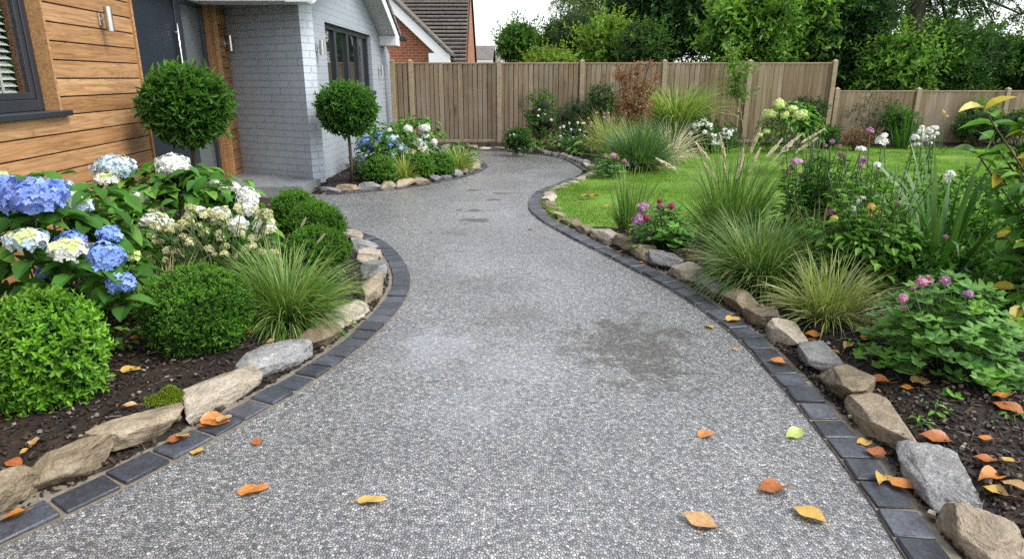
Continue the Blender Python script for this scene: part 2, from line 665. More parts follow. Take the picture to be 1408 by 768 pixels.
def mat_brick(name, axis, c1, c2, mortar, w=.235, h=.0825, ms=.008, bump=.8, painted=True):
    t = NT(name)
    p = t.pos()
    s = t.new('SeparateXYZ')
    t.link(p, s.inputs[0])
    cb = t.new('CombineXYZ')
    t.link(s.outputs[axis], cb.inputs[0])
    t.link(s.outputs[2], cb.inputs[1])
    wv = t.noise(p, 5, 2)
    br = t.new('TexBrick')
    t.link(cb.outputs[0], br.inputs['Vector'])
    br.offset = .5
    for k, v in (('Scale', 1.0), ('Mortar Size', ms), ('Mortar Smooth', .25), ('Bias', 0.0), ('Brick Width', w), ('Row Height', h)):
        br.inputs[k].default_value = v
    br.inputs['Color1'].default_value = (*c1, 1)
    br.inputs['Color2'].default_value = (*c2, 1)
    br.inputs['Mortar'].default_value = (*mortar, 1)
    nz = t.noise(p, 40, 5, .65)
    n2 = t.noise(p, 1.2, 4, .6)
    v = .08 if painted else .3
    c = t.mix(1.0, br.outputs['Color'], t.ramp(nz.outputs['Fac'], [(.3, (1 - v,) * 3), (.7, (1 + v,) * 3)]), 'MULTIPLY')
    c = t.mix(1.0, c, t.ramp(n2.outputs['Fac'], [(.3, (.9,) * 3), (.7, (1.07,) * 3)]), 'MULTIPLY')
    hh = t.math('ADD', t.math('MULTIPLY', br.outputs['Fac'], -1.0), t.math('MULTIPLY', nz.outputs['Fac'], .18))
    t.bsdf(c, .55 if painted else .8, t.bump(hh, bump, .012), .35)
    return t.m


def mat_glass(name, col=(.012, .016, .017), rough=.02):
    t = NT(name)
    t.bsdf(col, rough, None, .9, Coat_Weight=.6, Coat_Roughness=.01)
    return t.m


def mat_clear_glass():
    t = NT('window_pane_glass')
    gl = t.new('BsdfGlossy')
    gl.inputs['Roughness'].default_value = .01
    tr = t.new('BsdfTransparent')
    fr = t.new('Fresnel')
    fr.inputs['IOR'].default_value = 1.7
    ms = t.new('MixShader')
    t.link(t.math('MULTIPLY', fr.outputs[0], .45), ms.inputs[0])
    t.link(tr.outputs[0], ms.inputs[1])
    t.link(gl.outputs[0], ms.inputs[2])
    t.link(ms.outputs[0], t.out.inputs['Surface'])
    return t.m


def mat_roof(name, base, dark):
    t = NT(name)
    g = t.new('NewGeometry')
    p = g.outputs['Position']
    s = t.new('SeparateXYZ')
    t.link(p, s.inputs[0])
    cb = t.new('CombineXYZ')
    t.link(s.outputs[0], cb.inputs[0])
    t.link(s.outputs[2], cb.inputs[1])
    br = t.new('TexBrick')
    t.link(cb.outputs[0], br.inputs['Vector'])
    for k, v in (('Scale', 1.0), ('Mortar Size', .006), ('Brick Width', .3), ('Row Height', .12)):
        br.inputs[k].default_value = v
    br.inputs['Color1'].default_value = (*base, 1)
    br.inputs['Color2'].default_value = (base[0] * .78, base[1] * .78, base[2] * .8, 1)
    br.inputs['Mortar'].default_value = (*dark, 1)
    nz = t.noise(p, 7, 6, .7)
    c = t.mix(1.0, br.outputs['Color'], t.ramp(nz.outputs['Fac'], [(.3, (.65,) * 3), (.7, (1.3,) * 3)]), 'MULTIPLY')
    t.bsdf(c, .85, t.bump(nz.outputs['Fac'], .3, .02), .3)
    return t.m


def mat_lawn():
    t = NT('lawn_turf')
    p = t.pos()
    a = t.noise(p, 1.2, 4, .6)
    b = t.noise(p, 40, 4, .7)
    c = t.ramp(a.outputs['Fac'], [(.3, (.08, .17, .014)), (.6, (.12, .23, .02)), (.8, (.16, .27, .03))])
    c = t.mix(1.0, c, t.ramp(b.outputs['Fac'], [(.3, (.6,) * 3), (.7, (1.3,) * 3)]), 'MULTIPLY')
    t.bsdf(c, .7, t.bump(b.outputs['Fac'], .6, .02), .3)
    return t.m


def mat_fallen(name, a, b, edge):
    t = NT(name)
    o = t.obj()
    n1 = t.noise(o, 28, 4, .6, .6)
    n2 = t.noise(o, 120, 3, .6)
    c = t.ramp(n1.outputs['Fac'], [(.3, a), (.55, b), (.75, edge)])
    c = t.mix(1.0, c, t.ramp(n2.outputs['Fac'], [(.3, (.75,) * 3), (.7, (1.15,) * 3)]), 'MULTIPLY')
    sx = t.new('SeparateXYZ')
    t.link(o, sx.inputs[0])
    ax = t.math('ABSOLUTE', sx.outputs[0])
    rib = t.ramp(ax, [(.0004, (1,) * 3), (.0016, (0,) * 3)])
    side = t.math('FRACT', t.math('MULTIPLY', t.math('SUBTRACT', sx.outputs[1], t.math('MULTIPLY', ax, .9)), 95.0))
    sv = t.ramp(side, [(0, (.55,) * 3), (.14, (0,) * 3)])
    vn = t.math('MAXIMUM', rib, sv)
    c = t.mix(t.math('MULTIPLY', vn, .45), c, edge)
    b_ = t.bsdf(c, .4, t.bump(t.math('ADD', n2.outputs['Fac'], vn), .35, .002), .5, link=False)
    tr = t.new('BsdfTranslucent')
    t.link(c, tr.inputs['Color'])
    ms = t.new('MixShader')
    ms.inputs[0].default_value = .15
    t.link(b_, ms.inputs[1])
    t.link(tr.outputs[0], ms.inputs[2])
    t.link(ms.outputs[0], t.out.inputs['Surface'])
    return t.m


def mat_bark(name, a, b, patchy=False):
    t = NT(name)
    p = t.pos()
    n1 = t.noise(t.mapping(p, (18, 18, 4)), 1.0, 5, .65)
    c = t.ramp(n1.outputs['Fac'], [(.35, a), (.65, b)])
    t.bsdf(c, .8, t.bump(n1.outputs['Fac'], .7, .02), .25)
    return t.m


M['drive'] = mat_drive()
M['soil'] = mat_soil()
M['lawn'] = mat_lawn()
M['field'] = plain('rough_field', (.05, .075, .025), .9, var=.3, scale=.5)
M['mortar'] = plain('sandy_mortar', (.15, .128, .098), .85, var=.35, scale=35, bump=.6)
M['sett'] = mat_sett()
M['chips'] = mat_island('bark_chips', [(.005, .004, .0035), (.013, .009, .007), (.028, .018, .012), (.009, .007, .006), (.055, .034, .021), (.013, .01, .008)], .5)
M['litter'] = mat_island('leaf_scraps', [(.12, .05, .02), (.2, .1, .04), (.07, .035, .02), (.28, .15, .06), (.16, .07, .025)], .55)
M['pebbles'] = mat_island('bed_pebbles', [(.10, .075, .05), (.22, .17, .12), (.16, .15, .13), (.32, .27, .2), (.09, .06, .04)], .7)
M['rock_tan'] = mat_rock('tan_sandstone', [(.14, .11, .072), (.27, .222, .155), (.40, .345, .26)])
M['rock_brown'] = mat_rock('brown_sandstone', [(.085, .067, .042), (.185, .148, .095), (.30, .25, .175)])
M['rock_pale'] = mat_rock('pale_limestone', [(.20, .175, .135), (.35, .31, .25), (.47, .43, .36)])
M['rock_grey'] = mat_rock('blue_grey_slate', [(.085, .095, .105), (.17, .18, .19), (.27, .275, .28)], (.6, .6, .58), .5)
M['timber'] = mat_timber()
M['fence'] = mat_fence()
M['rail'] = mat_fence(False)
M['post'] = plain('pale_green_fence_post', (.28, .222, .138), .8, var=.25, scale=14, bump=.3)
M['grey_brick_y'] = mat_brick('grey_painted_brick_side', 1, (.30, .335, .37), (.287, .32, .355), (.262, .293, .325), w=.36, h=.098, ms=.006, bump=.55)  # same wall paint, colour darkened to offset the strong light on this side
M['grey_brick_x'] = mat_brick('grey_painted_brick_return', 0, (.45, .495, .54), (.43, .475, .52), (.37, .41, .45), w=.33, h=.098, ms=.007, bump=.9)  # same wall paint, colour lightened to stand in for light this wall lacks
M['red_brick'] = mat_brick('red_brick', 0, (.40, .115, .05), (.27, .075, .035), (.36, .27, .2), bump=.5, painted=False, ms=.01)
M['red_brick_y'] = mat_brick('red_brick_gable', 1, (.40, .13, .06), (.28, .085, .04), (.36, .27, .2), bump=.5, painted=False, ms=.01)
M['roof'] = mat_roof('brown_roof_tile', (.145, .13, .115), (.03, .025, .022))
M['roof_far'] = mat_roof('grey_roof_tile', (.16, .145, .135), (.05, .045, .04))
M['white'] = plain('white_upvc', (.74, .75, .76), .4, var=.04)
M['soffit'] = plain('pale_soffit', (.62, .63, .64), .5, var=.05)
M['anthracite'] = plain('anthracite_frame', (.022, .026, .034), .38, var=.08)
M['door'] = plain('slate_blue_door', (.014, .02, .028), .55, spec=.25, var=.1, scale=3)
M['steel'] = plain('brushed_steel', (.5, .49, .47), .28, metal=1.0, var=.08, scale=60)
M['glass'] = mat_glass('dark_window_glass')
M['clear'] = mat_clear_glass()
M['frosted'] = mat_glass('frosted_glass', (.10, .12, .125), .22)
M['blind'] = plain('white_blind', (.82, .83, .82), .5, var=.03)
M['void'] = plain('dim_room', (.05, .05, .05), .9)
M['slab'] = plain('grey_stone_slab', (.17, .18, .19), .42, var=.25, scale=9, bump=.3)
M['black'] = plain('black_plastic', (.015, .015, .016), .4)
M['bark'] = mat_bark('brown_bark', (.035, .025, .017), (.11, .085, .06))
M['bark_dark'] = mat_bark('dark_bark', (.016, .012, .009), (.05, .04, .03))
M['bark_birch'] = mat_bark('pale_birch_bark', (.14, .12, .1), (.42, .39, .35))
M['stake'] = plain('pale_stake', (.27, .2, .13), .8, var=.25, scale=15)
M['core'] = plain('foliage_dark_core', (.012, .018, .008), .9, var=.4, scale=30)  # solid dark core added inside the foliage to block light

# leaves
M['box_light'] = leafmat('box_leaf_fresh', [(.03, .11, .008), (.05, .16, .012), (.08, .22, .018), (.04, .13, .01)])
M['box'] = leafmat('box_leaf', [(.014, .06, .009), (.028, .095, .013), (.05, .145, .02), (.02, .07, .012)])
M['box_tip'] = leafmat('box_tip_leaf', [(.07, .19, .015), (.12, .27, .022), (.045, .14, .012)])
M['box_fresh'] = leafmat('box_fresh_tip', [(.11, .28, .018), (.17, .36, .03), (.08, .22, .014)])
M['laurel'] = leafmat('bay_laurel_leaf', [(.016, .06, .012), (.03, .095, .016), (.055, .14, .024), (.02, .07, .014)], rough=.35)
M['laurel_tip'] = leafmat('bay_laurel_tip', [(.07, .18, .028), (.1, .24, .04)], rough=.35)
M['hyd'] = leafmat('hydrangea_leaf', [(.03, .1, .014), (.05, .15, .02), (.075, .2, .028), (.035, .12, .016)], rough=.56, spec=.2)
M['hyd_light'] = leafmat('hydrangea_light_leaf', [(.075, .2, .025), (.12, .28, .035), (.17, .34, .055)], rough=.55, spec=.22)
M['stem'] = plain('green_stem', (.06, .11, .03), .6, var=.2)
M['stem_dark'] = plain('woody_stem', (.075, .05, .03), .8, var=.25)
M['petal_blue'] = leafmat('blue_petal', [(.13, .22, .58), (.19, .3, .68), (.26, .38, .74), (.2, .26, .62)], rough=.6, trans=.2, spec=.2, patch=.12, tint=(1, 1, 1))
M['petal_lilac'] = leafmat('lilac_blue_petal', [(.15, .25, .6), (.21, .33, .68), (.3, .42, .75)], rough=.6, trans=.2, spec=.2, patch=.12, tint=(1, 1, 1))
M['petal_paleblue'] = leafmat('pale_blue_petal', [(.42, .55, .66), (.55, .66, .7), (.64, .72, .66), (.34, .48, .68)], rough=.6, trans=.2, spec=.2, patch=.1, tint=(1, 1, 1))
M['petal_white'] = leafmat('white_petal', [(.66, .68, .6), (.75, .76, .7), (.7, .74, .7), (.78, .78, .74)], rough=.6, trans=.2, spec=.2, patch=.08, tint=(1, 1, .95))
M['petal_lime'] = leafmat('lime_petal', [(.5, .62, .2), (.62, .72, .3), (.56, .62, .26)], rough=.6, trans=.2, spec=.2, patch=.1, tint=(1, 1, .8))
M['petal_cream'] = leafmat('faded_cream_bract', [(.42, .42, .2), (.52, .52, .3), (.34, .37, .14), (.3, .27, .13), (.6, .6, .4)], rough=.7, trans=.15, spec=.2, patch=.2, tint=(1, 1, .8))
M['petal_pink'] = leafmat('pink_petal', [(.5, .2, .3), (.62, .34, .44), (.42, .16, .26)], rough=.6, trans=.2, spec=.2, patch=.1, tint=(1, .9, .9))
M['petal_mauve'] = leafmat('mauve_petal', [(.36, .15, .31), (.5, .27, .43), (.58, .4, .52), (.28, .1, .2)], rough=.6, trans=.2, spec=.2, patch=.1, tint=(1, .9, 1))
M['petal_faded'] = leafmat('faded_seed_head', [(.16, .09, .09), (.26, .16, .15), (.34, .22, .22), (.12, .07, .06)], rough=.8, trans=.1, spec=.2, patch=.2, tint=(1, 1, 1))
M['petal_red'] = leafmat('dark_red_petal', [(.24, .025, .06), (.34, .04, .1), (.28, .06, .14)], rough=.6, trans=.2, spec=.2, patch=.1, tint=(1, 1, 1))
M['petal_yellow'] = leafmat('yellow_petal', [(.7, .48, .1), (.76, .6, .22), (.72, .5, .2)], rough=.6, trans=.2, spec=.2, patch=.1, tint=(1, 1, .8))
GB = dict(rough=.5, trans=.3, patch=.2)
M['blade'] = leafmat('grass_blade', [(.06, .16, .022), (.1, .22, .035), (.15, .28, .055), (.22, .3, .08), (.07, .18, .025)], **GB)
M['blade_dark'] = leafmat('sedge_blade', [(.045, .125, .022), (.08, .18, .035), (.12, .23, .055), (.24, .3, .12), (.06, .15, .028)], **GB)
M['blade_yellow'] = leafmat('yellow_grass_blade', [(.26, .34, .06), (.36, .42, .1), (.18, .28, .045), (.46, .46, .18)], **GB)
M['blade_varieg'] = leafmat('cream_green_blade', [(.36, .38, .2), (.16, .24, .06), (.46, .44, .26), (.22, .29, .09), (.11, .17, .045)], **GB)
M['blade_tan'] = leafmat('dry_grass_blade', [(.46, .36, .18), (.54, .44, .25), (.34, .29, .12), (.26, .27, .09)], **GB)
M['blade_blue'] = leafmat('blue_green_blade', [(.06, .13, .06), (.09, .18, .085), (.13, .22, .11), (.05, .11, .045)], **GB)
M['strap'] = leafmat('strap_leaf', [(.025, .09, .014), (.04, .125, .02), (.065, .165, .03), (.11, .2, .04)], rough=.36, trans=.18, patch=.2)
M['plume'] = leafmat('feathery_plume', [(.8, .72, .58), (.86, .8, .68), (.72, .62, .48)], rough=.8, trans=.5, patch=.1, tint=(1, 1, .9))
M['turf'] = leafmat('turf_blade', [(.09, .19, .018), (.135, .255, .028), (.185, .31, .042), (.11, .21, .022)], rough=.55, trans=.35, patch=.45, pscale=1.1)
M['geranium'] = leafmat('geranium_leaf', [(.065, .18, .036), (.1, .24, .05), (.14, .3, .066), (.08, .2, .04)], rough=.5)
M['mid'] = leafmat('mid_green_leaf', [(.035, .11, .016), (.06, .16, .024), (.09, .21, .032), (.045, .13, .018)])
M['deep'] = leafmat('deep_green_leaf', [(.012, .045, .011), (.022, .07, .014), (.038, .1, .02), (.016, .055, .012)])
M['bluegreen'] = leafmat('blue_green_leaf', [(.03, .075, .035), (.05, .11, .05), (.07, .14, .06)])
M['lime'] = leafmat('lime_leaf', [(.1, .2, .02), (.15, .27, .03), (.2, .32, .045), (.12, .22, .025)])
M['yellowleaf'] = leafmat('yellowing_leaf', [(.42, .34, .03), (.5, .42, .05)], rough=.4)
M['acer'] = leafmat('copper_leaf', [(.2, .07, .045), (.3, .13, .075), (.38, .19, .1), (.16, .1, .05), (.26, .15, .07)], patch=.25)
M['brownleaf'] = leafmat('withered_leaf', [(.1, .05, .025), (.17, .09, .045), (.07, .04, .02)])
M['tree_dark'] = leafmat('tree_leaf_dark', [(.012, .04, .01), (.022, .065, .014), (.036, .09, .018)], pscale=1.2)
M['tree_mid'] = leafmat('tree_leaf_mid', [(.035, .1, .014), (.06, .15, .022), (.095, .2, .032)], pscale=1.2)
M['tree_light'] = leafmat('tree_leaf_light', [(.08, .19, .022), (.13, .26, .035), (.18, .32, .05)], pscale=1.2)
M['tree_lime'] = leafmat('tree_leaf_yellowgreen', [(.13, .22, .025), (.18, .28, .035), (.24, .34, .05)], pscale=1.2)
M['tree_birch'] = leafmat('tree_leaf_birch', [(.14, .2, .07), (.19, .26, .09), (.24, .31, .12)], pscale=1.2)
M['tree_grey'] = leafmat('tree_leaf_greygreen', [(.04, .075, .03), (.06, .105, .042), (.08, .13, .055)], pscale=1.2)
M['moss'] = leafmat('moss_tuft', [(.16, .25, .012), (.24, .33, .02), (.11, .18, .01)], rough=.8)
M['fall_yellow'] = mat_fallen('fallen_yellow', (.46, .29, .05), (.52, .35, .09), (.36, .15, .03))
M['fall_orange'] = mat_fallen('fallen_orange', (.4, .13, .025), (.48, .2, .04), (.24, .06, .016))
M['fall_rust'] = mat_fallen('fallen_rust', (.26, .075, .02), (.36, .12, .03), (.15, .05, .018))
M['fall_tan'] = mat_fallen('fallen_tan', (.38, .21, .08), (.45, .29, .13), (.26, .11, .035))
M['fall_green'] = mat_fallen('fallen_green', (.25, .36, .07), (.34, .42, .1), (.42, .42, .12))
# ------------------------------------------------------------------ leaves, blades, flowers
def leaf_tmpl(stations, fold=.18, curl=.25):
    """stations: (t, half width); a blade with a midrib fold and a drooping tip"""
    V, Q, T = [], [], []
    rows = []
    for t, w in stations:
        z = -curl * t * t
        if w <= 0:
            rows.append((len(V),))
            V.append((0, t, z))
        else:
            rows.append((len(V), len(V) + 1, len(V) + 2))
            V += [(-w, t, z + fold * w), (0, t, z), (w, t, z + fold * w)]
    for a, b in zip(rows, rows[1:]):
        if len(a) == 1 and len(b) == 3:
            T += [(a[0], b[1], b[0]), (a[0], b[2], b[1])]
        elif len(a) == 3 and len(b) == 1:
            T += [(a[0], a[1], b[0]), (a[1], a[2], b[0])]
        else:
            Q += [(a[0], a[1], b[1], b[0]), (a[1], a[2], b[2], b[1])]
    return np.array(V, float), [np.array(Q, int).reshape(-1, 4), np.array(T, int).reshape(-1, 3)]


T_SMALL = leaf_tmpl([(0, 0), (.5, .5), (1, 0)], .5, .1)
T_LONG = leaf_tmpl([(0, 0), (.35, .42), (.7, .36), (1, 0)], .4, .15)
T_OVAL = leaf_tmpl([(0, .04), (.18, .34), (.42, .5), (.68, .4), (.88, .18), (1, 0)], .3, .28)
T_PETAL = leaf_tmpl([(0, 0), (.55, .5), (1, .28)], -.1, -.1)


def lobed_tmpl(n=5, pts=30, depth=.45, cup=.18):
    th = np.linspace(-math.pi * .92, math.pi * .92, pts)
    r = .5 * (1 - depth * .5 + depth * .5 * np.cos(n * th)) * (1 - .1 * np.cos(th)) + .03 * np.cos(3 * n * th)
    V = [(0, 0, 0)]
    for a, q in zip(th, r):
        V.append((math.sin(a) * q * 1.1, math.cos(a) * q, cup * (q * 2) ** 2 * .5 + .04 * math.cos(n * a)))
    F = [(0, i + 1, i) for i in range(1, pts)]
    return np.array(V, float), [np.zeros((0, 4), int), np.array(F, int)]


T_LOBED = lobed_tmpl(5, 36, .34, .14)


def inst(mb, tm, P, D, N, L, W, mi=0):
    P, D, N = np.atleast_2d(P), norm(np.atleast_2d(D)), np.atleast_2d(N)
    n = len(P)
    if n == 0:
        return
    X = np.cross(D, N)
    bad = np.linalg.norm(X, axis=1) < 1e-4
    if bad.any():
        X[bad] = np.cross(D[bad], np.array([.3, .8, .52]))
    X = norm(X)
    Z = np.cross(X, D)
    L = np.broadcast_to(np.asarray(L, float), (n,))[:, None, None]
    W = np.broadcast_to(np.asarray(W, float), (n,))[:, None, None]
    tv, fs = tm
    V = P[:, None] + X[:, None] * tv[None, :, 0:1] * W + D[:, None] * tv[None, :, 1:2] * L + Z[:, None] * tv[None, :, 2:3] * L
    k = len(tv)
    off = (np.arange(n) * k)[:, None, None]
    mb.add(V.reshape(-1, 3), [(f[None] + off).reshape(-1, f.shape[1]) for f in fs if len(f)], mi)


def sprigs(mb, tm, P, Nn, rng, k=6, slen=.05, L=.02, W=.012, up=.4, jit=.5, a0=75, a1=25, mi=0, tipmi=None, lvar=.25, tipf=.6):
    n = len(P)
    d = norm(Nn + np.array([0, 0, up]) + rng.normal(size=(n, 3)) * jit)
    ref = norm(rng.normal(size=(n, 3)))
    u = norm(np.cross(d, ref))
    w = np.cross(d, u)
    ph0 = rng.uniform(0, 6.28, n)
    for j in range(k):
        f = (j + .5) / k
        ph = ph0 + j * 2.4
        perp = u * np.cos(ph)[:, None] + w * np.sin(ph)[:, None]
        a = math.radians(a0 + (a1 - a0) * f) + rng.normal(size=n)[:, None] * .15
        D = d * np.cos(a) + perp * np.sin(a)
        Nm = d * np.sin(a) - perp * np.cos(a)
        s = (1 + rng.normal(size=n) * lvar).clip(.5, 1.6) * (1 - .25 * f)
        m = tipmi if tipmi is not None and f > tipf else mi
        inst(mb, tm, P + d * slen * f, D, Nm, L * s, W * s, m)


def ball_pts(n, rng, shell=(.8, 1.0), flat=1.0):
    u = norm(rng.normal(size=(n, 3)))
    r = rng.uniform(shell[0], shell[1], n)[:, None]
    return u * r, u


def crown_pts(n, lobes, rng, shell=(.7, 1.0), keep=.72):
    C_ = np.array([l[0] for l in lobes], float)
    R_ = np.array([np.broadcast_to(l[1], 3) for l in lobes], float)
    ar = (R_[:, 0] * R_[:, 1] + R_[:, 1] * R_[:, 2] + R_[:, 0] * R_[:, 2])
    li = rng.choice(len(lobes), size=n, p=ar / ar.sum())
    u = norm(rng.normal(size=(n, 3)))
    p = C_[li] + u * R_[li] * rng.uniform(shell[0], shell[1], n)[:, None]
    ok = np.ones(n, bool)
    for i in range(len(lobes)):
        q = np.linalg.norm((p - C_[i]) / R_[i], axis=1)
        ok &= ~((q < keep) & (li != i))
    return p[ok], norm(u / R_[li] * R_[li].mean(1, keepdims=True))[ok]


def lobes_in(c, r, n, lr, rng, zbias=0.0):
    """n lobes of about radius lr spread through the ellipsoid (c, r)"""
    c, r = np.asarray(c, float), np.broadcast_to(np.asarray(r, float), 3)
    out = []
    for _ in range(n):
        u = norm(rng.normal(size=3))
        q = rng.uniform(.35, 1) ** .5
        p = c + u * (r - lr * .8).clip(.05) * q
        p[2] += zbias
        out.append((p, lr * rng.uniform(.65, 1.25) * np.array([1, 1, rng.uniform(.7, .95)])))
    return out


def blades(mb, P, az, el, L, W, bend, rng, segs=6, mi=0, twist=.4, mis=None):
    """grass blades: start points P, azimuth, elevation, length, width, how far each bends over"""
    n = len(P)
    L, W, bend = [np.broadcast_to(np.asarray(q, float), (n,)) for q in (L, W, bend)]
    H = np.stack([np.cos(az), np.sin(az), np.zeros(n)], 1)
    S = np.stack([-np.sin(az), np.cos(az), np.zeros(n)], 1)
    tw = rng.normal(size=n) * twist
    p = P.copy()
    rows = []
    for i in range(segs):
        t = i / segs
        a = el - bend * t ** 1.35
        d = H * np.cos(a)[:, None] + np.array([0, 0, 1.]) * np.sin(a)[:, None]
        nn = -H * np.sin(a)[:, None] + np.array([0, 0, 1.]) * np.cos(a)[:, None]
        s = S * np.cos(tw)[:, None] + nn * np.sin(tw)[:, None]
        w = W * (.55 + .45 * min(1, t * 4)) * (1 - t ** 2.2)
        rows += [p - s * w[:, None] * .5, p + s * w[:, None] * .5]
        p = p + d * (L / segs)[:, None]
    rows.append(p)
    V = np.stack(rows, 1)
    k = V.shape[1]
    q = np.array([(2 * i, 2 * i + 1, 2 * i + 3, 2 * i + 2) for i in range(segs - 1)])
    tt = np.array([(2 * segs - 2, 2 * segs - 1, 2 * segs)])
    off = (np.arange(n) * k)[:, None, None]
    fs = [(tt[None] + off).reshape(-1, 3)]
    if segs > 1:
        fs.append((q[None] + off).reshape(-1, 4))
    mb.add(V.reshape(-1, 3), fs, mi)
    return p


def flower_head(mb, c, r, fl, n, rng, mi=0, mi2=None, up=.15, lower=-.6, petals=4, centre=.0, core=.8):
    """mophead: four-petalled florets all over a dome"""
    r = np.broadcast_to(np.asarray(r, float), 3)
    k = np.arange(n) + .5
    z = 1 - (1 - lower) * k / n
    ph = k * 2.39996 + rng.uniform(0, 6)
    s = np.sqrt((1 - z * z).clip(0))
    u = np.stack([s * np.cos(ph), s * np.sin(ph), z], 1) + rng.normal(size=(n, 3)) * .06
    u = norm(u)
    P = np.asarray(c) + u * r * rng.uniform(.8, 1.1, n)[:, None]
    Nn = norm(u + np.array([0, 0, up]) + rng.normal(size=(n, 3)) * .3)
    t1 = norm(np.cross(Nn, rng.normal(size=(n, 3))))
    t2 = np.cross(Nn, t1)
    tv = [(0, 0, 0)]
    F = []
    for i in range(petals):
        a = 2 * math.pi * i / petals
        da = math.pi / petals * .85
        b = len(tv)
        tv += [(math.cos(a - da) * .62, math.sin(a - da) * .62, .1), (math.cos(a) * 1.0, math.sin(a), .02), (math.cos(a + da) * .62, math.sin(a + da) * .62, .1)]
        F.append((0, b, b + 1, b + 2))
    tv, F = np.array(tv), np.array(F)
    sz = fl * rng.uniform(.75, 1.2, n)
    V = P[:, None] + sz[:, None, None] * (tv[None, :, 0:1] * t1[:, None] + tv[None, :, 1:2] * t2[:, None] + tv[None, :, 2:3] * Nn[:, None])
    sel = np.zeros(n, bool)
    if mi2 is not None:
        sel = np.linalg.norm(u - norm(np.array([.25, -.35, .75])), axis=1) < centre
    for flag, m in ((False, mi), (True, mi2)):
        idx = np.where(sel == flag)[0]
        if len(idx):
            mb.add(V[idx].reshape(-1, 3), [(F[None] + (np.arange(len(idx)) * len(tv))[:, None, None]).reshape(-1, 4)], m)
    # closed core so that nothing shows through
    v, f = ICO[2]
    mb.add(np.asarray(c) + v * r * core, [f], mi)


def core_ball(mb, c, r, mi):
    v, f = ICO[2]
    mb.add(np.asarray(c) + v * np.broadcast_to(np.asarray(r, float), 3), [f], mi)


# ------------------------------------------------------------------ outlines on the ground
LD = spline([G(*q)[:2] for q in [(0, 754), (148, 685), (287, 611), (351, 575), (448, 515), (511, 467), (554, 419), (565, 387), (553, 357), (527, 333), (483, 316)]])
a0 = np.array([-2.35, .95])
LD = spline(np.vstack([a0, LD[::12], LD[-1], [[-2.2, 7.05], [-2.75, 7.6]]]))
RD = [G(*q)[:2] for q in [(1243, 768), (1192, 687), (1118, 587), (1056, 513), (998, 454), (920, 399), (833, 353), (773, 322), (735, 298), (726, 281), (738, 265), (770, 252), (800, 238), (792, 229), (775, 220), (748, 214), (710, 210), (643, 207)]]
RD = spline(np.vstack([[[1.18, .7]], RD, [[-2.9, 14.3]]]))
i_tip = int(np.argmin(np.linalg.norm(RD - G(803, 238)[:2], axis=1)))
R1, R2 = RD[:i_tip + 1], RD[i_tip:]
FD = spline([G(*q)[:2] for q in [(428, 267), (465, 268), (510, 265), (560, 260), (610, 252), (645, 243), (664, 236), (671, 230), (664, 224), (648, 218), (625, 214)]])
KW = .135                                  # width of the sett edging
LB, RB1, RB2, FB = offset(LD, KW + .03), offset(R1, -(KW + .03)), offset(R2, -.1), offset(FD, .1)
C_TIM0, C_TIM1 = np.array([-4.13, 10.05]), np.array([-3.28, 1.2])

bed_left = np.vstack([LB, [[-3.0, 8.4], [-3.98, 8.5], [-3.35, 1.5], [-3.3, .6]]])
lawn_near = np.array([[.62, 6.55], [.85, 6.75], [1.25, 6.6], [1.7, 6.35], [2.5, 6.25], [3.6, 6.15], [5.2, 6.0], [8, 5.8], [14, 5.5]])
k0 = int(np.argmin(np.linalg.norm(RB1 - lawn_near[0], axis=1)))
far_edge = spline([G(*q)[:2] for q in [(806, 240), (850, 240), (890, 232), (915, 220), (932, 211), (985, 206), (1060, 204), (1180, 205), (1408, 206)]], .1)
lawn = np.vstack([RB1[k0:], far_edge, [[16, 14.6], [16, 5.4]], lawn_near[::-1][:-1]])
bed_right = np.vstack([RB1[:k0], lawn_near, [[14, .5], [1.4, .5]]])
bed_far = np.vstack([RB2[::-1], far_edge, [[16, 14.6], [16, 16.0], [-2.8, 16.0]]])
bed_house = np.vstack([FB[:-2], [[-2.8, 13.4], [-2.87, 9.45]]])


def soil_z(poly, P):
    d = polydist(poly, P)
    q = np.clip(d / .5, 0, 1)
    P3 = np.c_[P, np.zeros(len(P))]
    return .02 + .075 * q * q * (3 - 2 * q) + .012 * vnoise(P3, 9, 3) + .007 * vnoise(P3, 31, 4)


def mound(name, poly, step, mat, lo=(None, None), hi=(None, None), zf=soil_z):
    poly = np.asarray(poly)
    x0, y0 = poly.min(0) - step
    x1, y1 = poly.max(0) + step
    xs, ys = np.arange(x0, x1, step), np.arange(y0, y1, step)
    X, Y = np.meshgrid(xs, ys)
    P = np.stack([X.ravel(), Y.ravel()], 1)
    ins = inside(poly, P)
    z = np.full(len(P), -.06)
    z[ins] = zf(poly, P[ins])
    nx, ny = len(xs), len(ys)
    idx = np.arange(nx * ny).reshape(ny, nx)
    F = np.stack([idx[:-1, :-1], idx[:-1, 1:], idx[1:, 1:], idx[1:, :-1]], -1).reshape(-1, 4)
    F = F[ins[F].any(1)]
    used = np.unique(F)
    mp = np.full(nx * ny, -1)
    mp[used] = np.arange(len(used))
    mb = MB()
    mb.add(np.c_[P[used], z[used]], [mp[F]])
    o = mb.build(name, mat, smooth=True)
    return tag(o, kind='structure')


mb = MB()
mb.add([(-120, -20, -.03), (120, -20, -.03), (120, 260, -.03), (-120, 260, -.03)], [[(0, 1, 2, 3)]])
tag(mb.build('ground', M['field']), kind='structure')

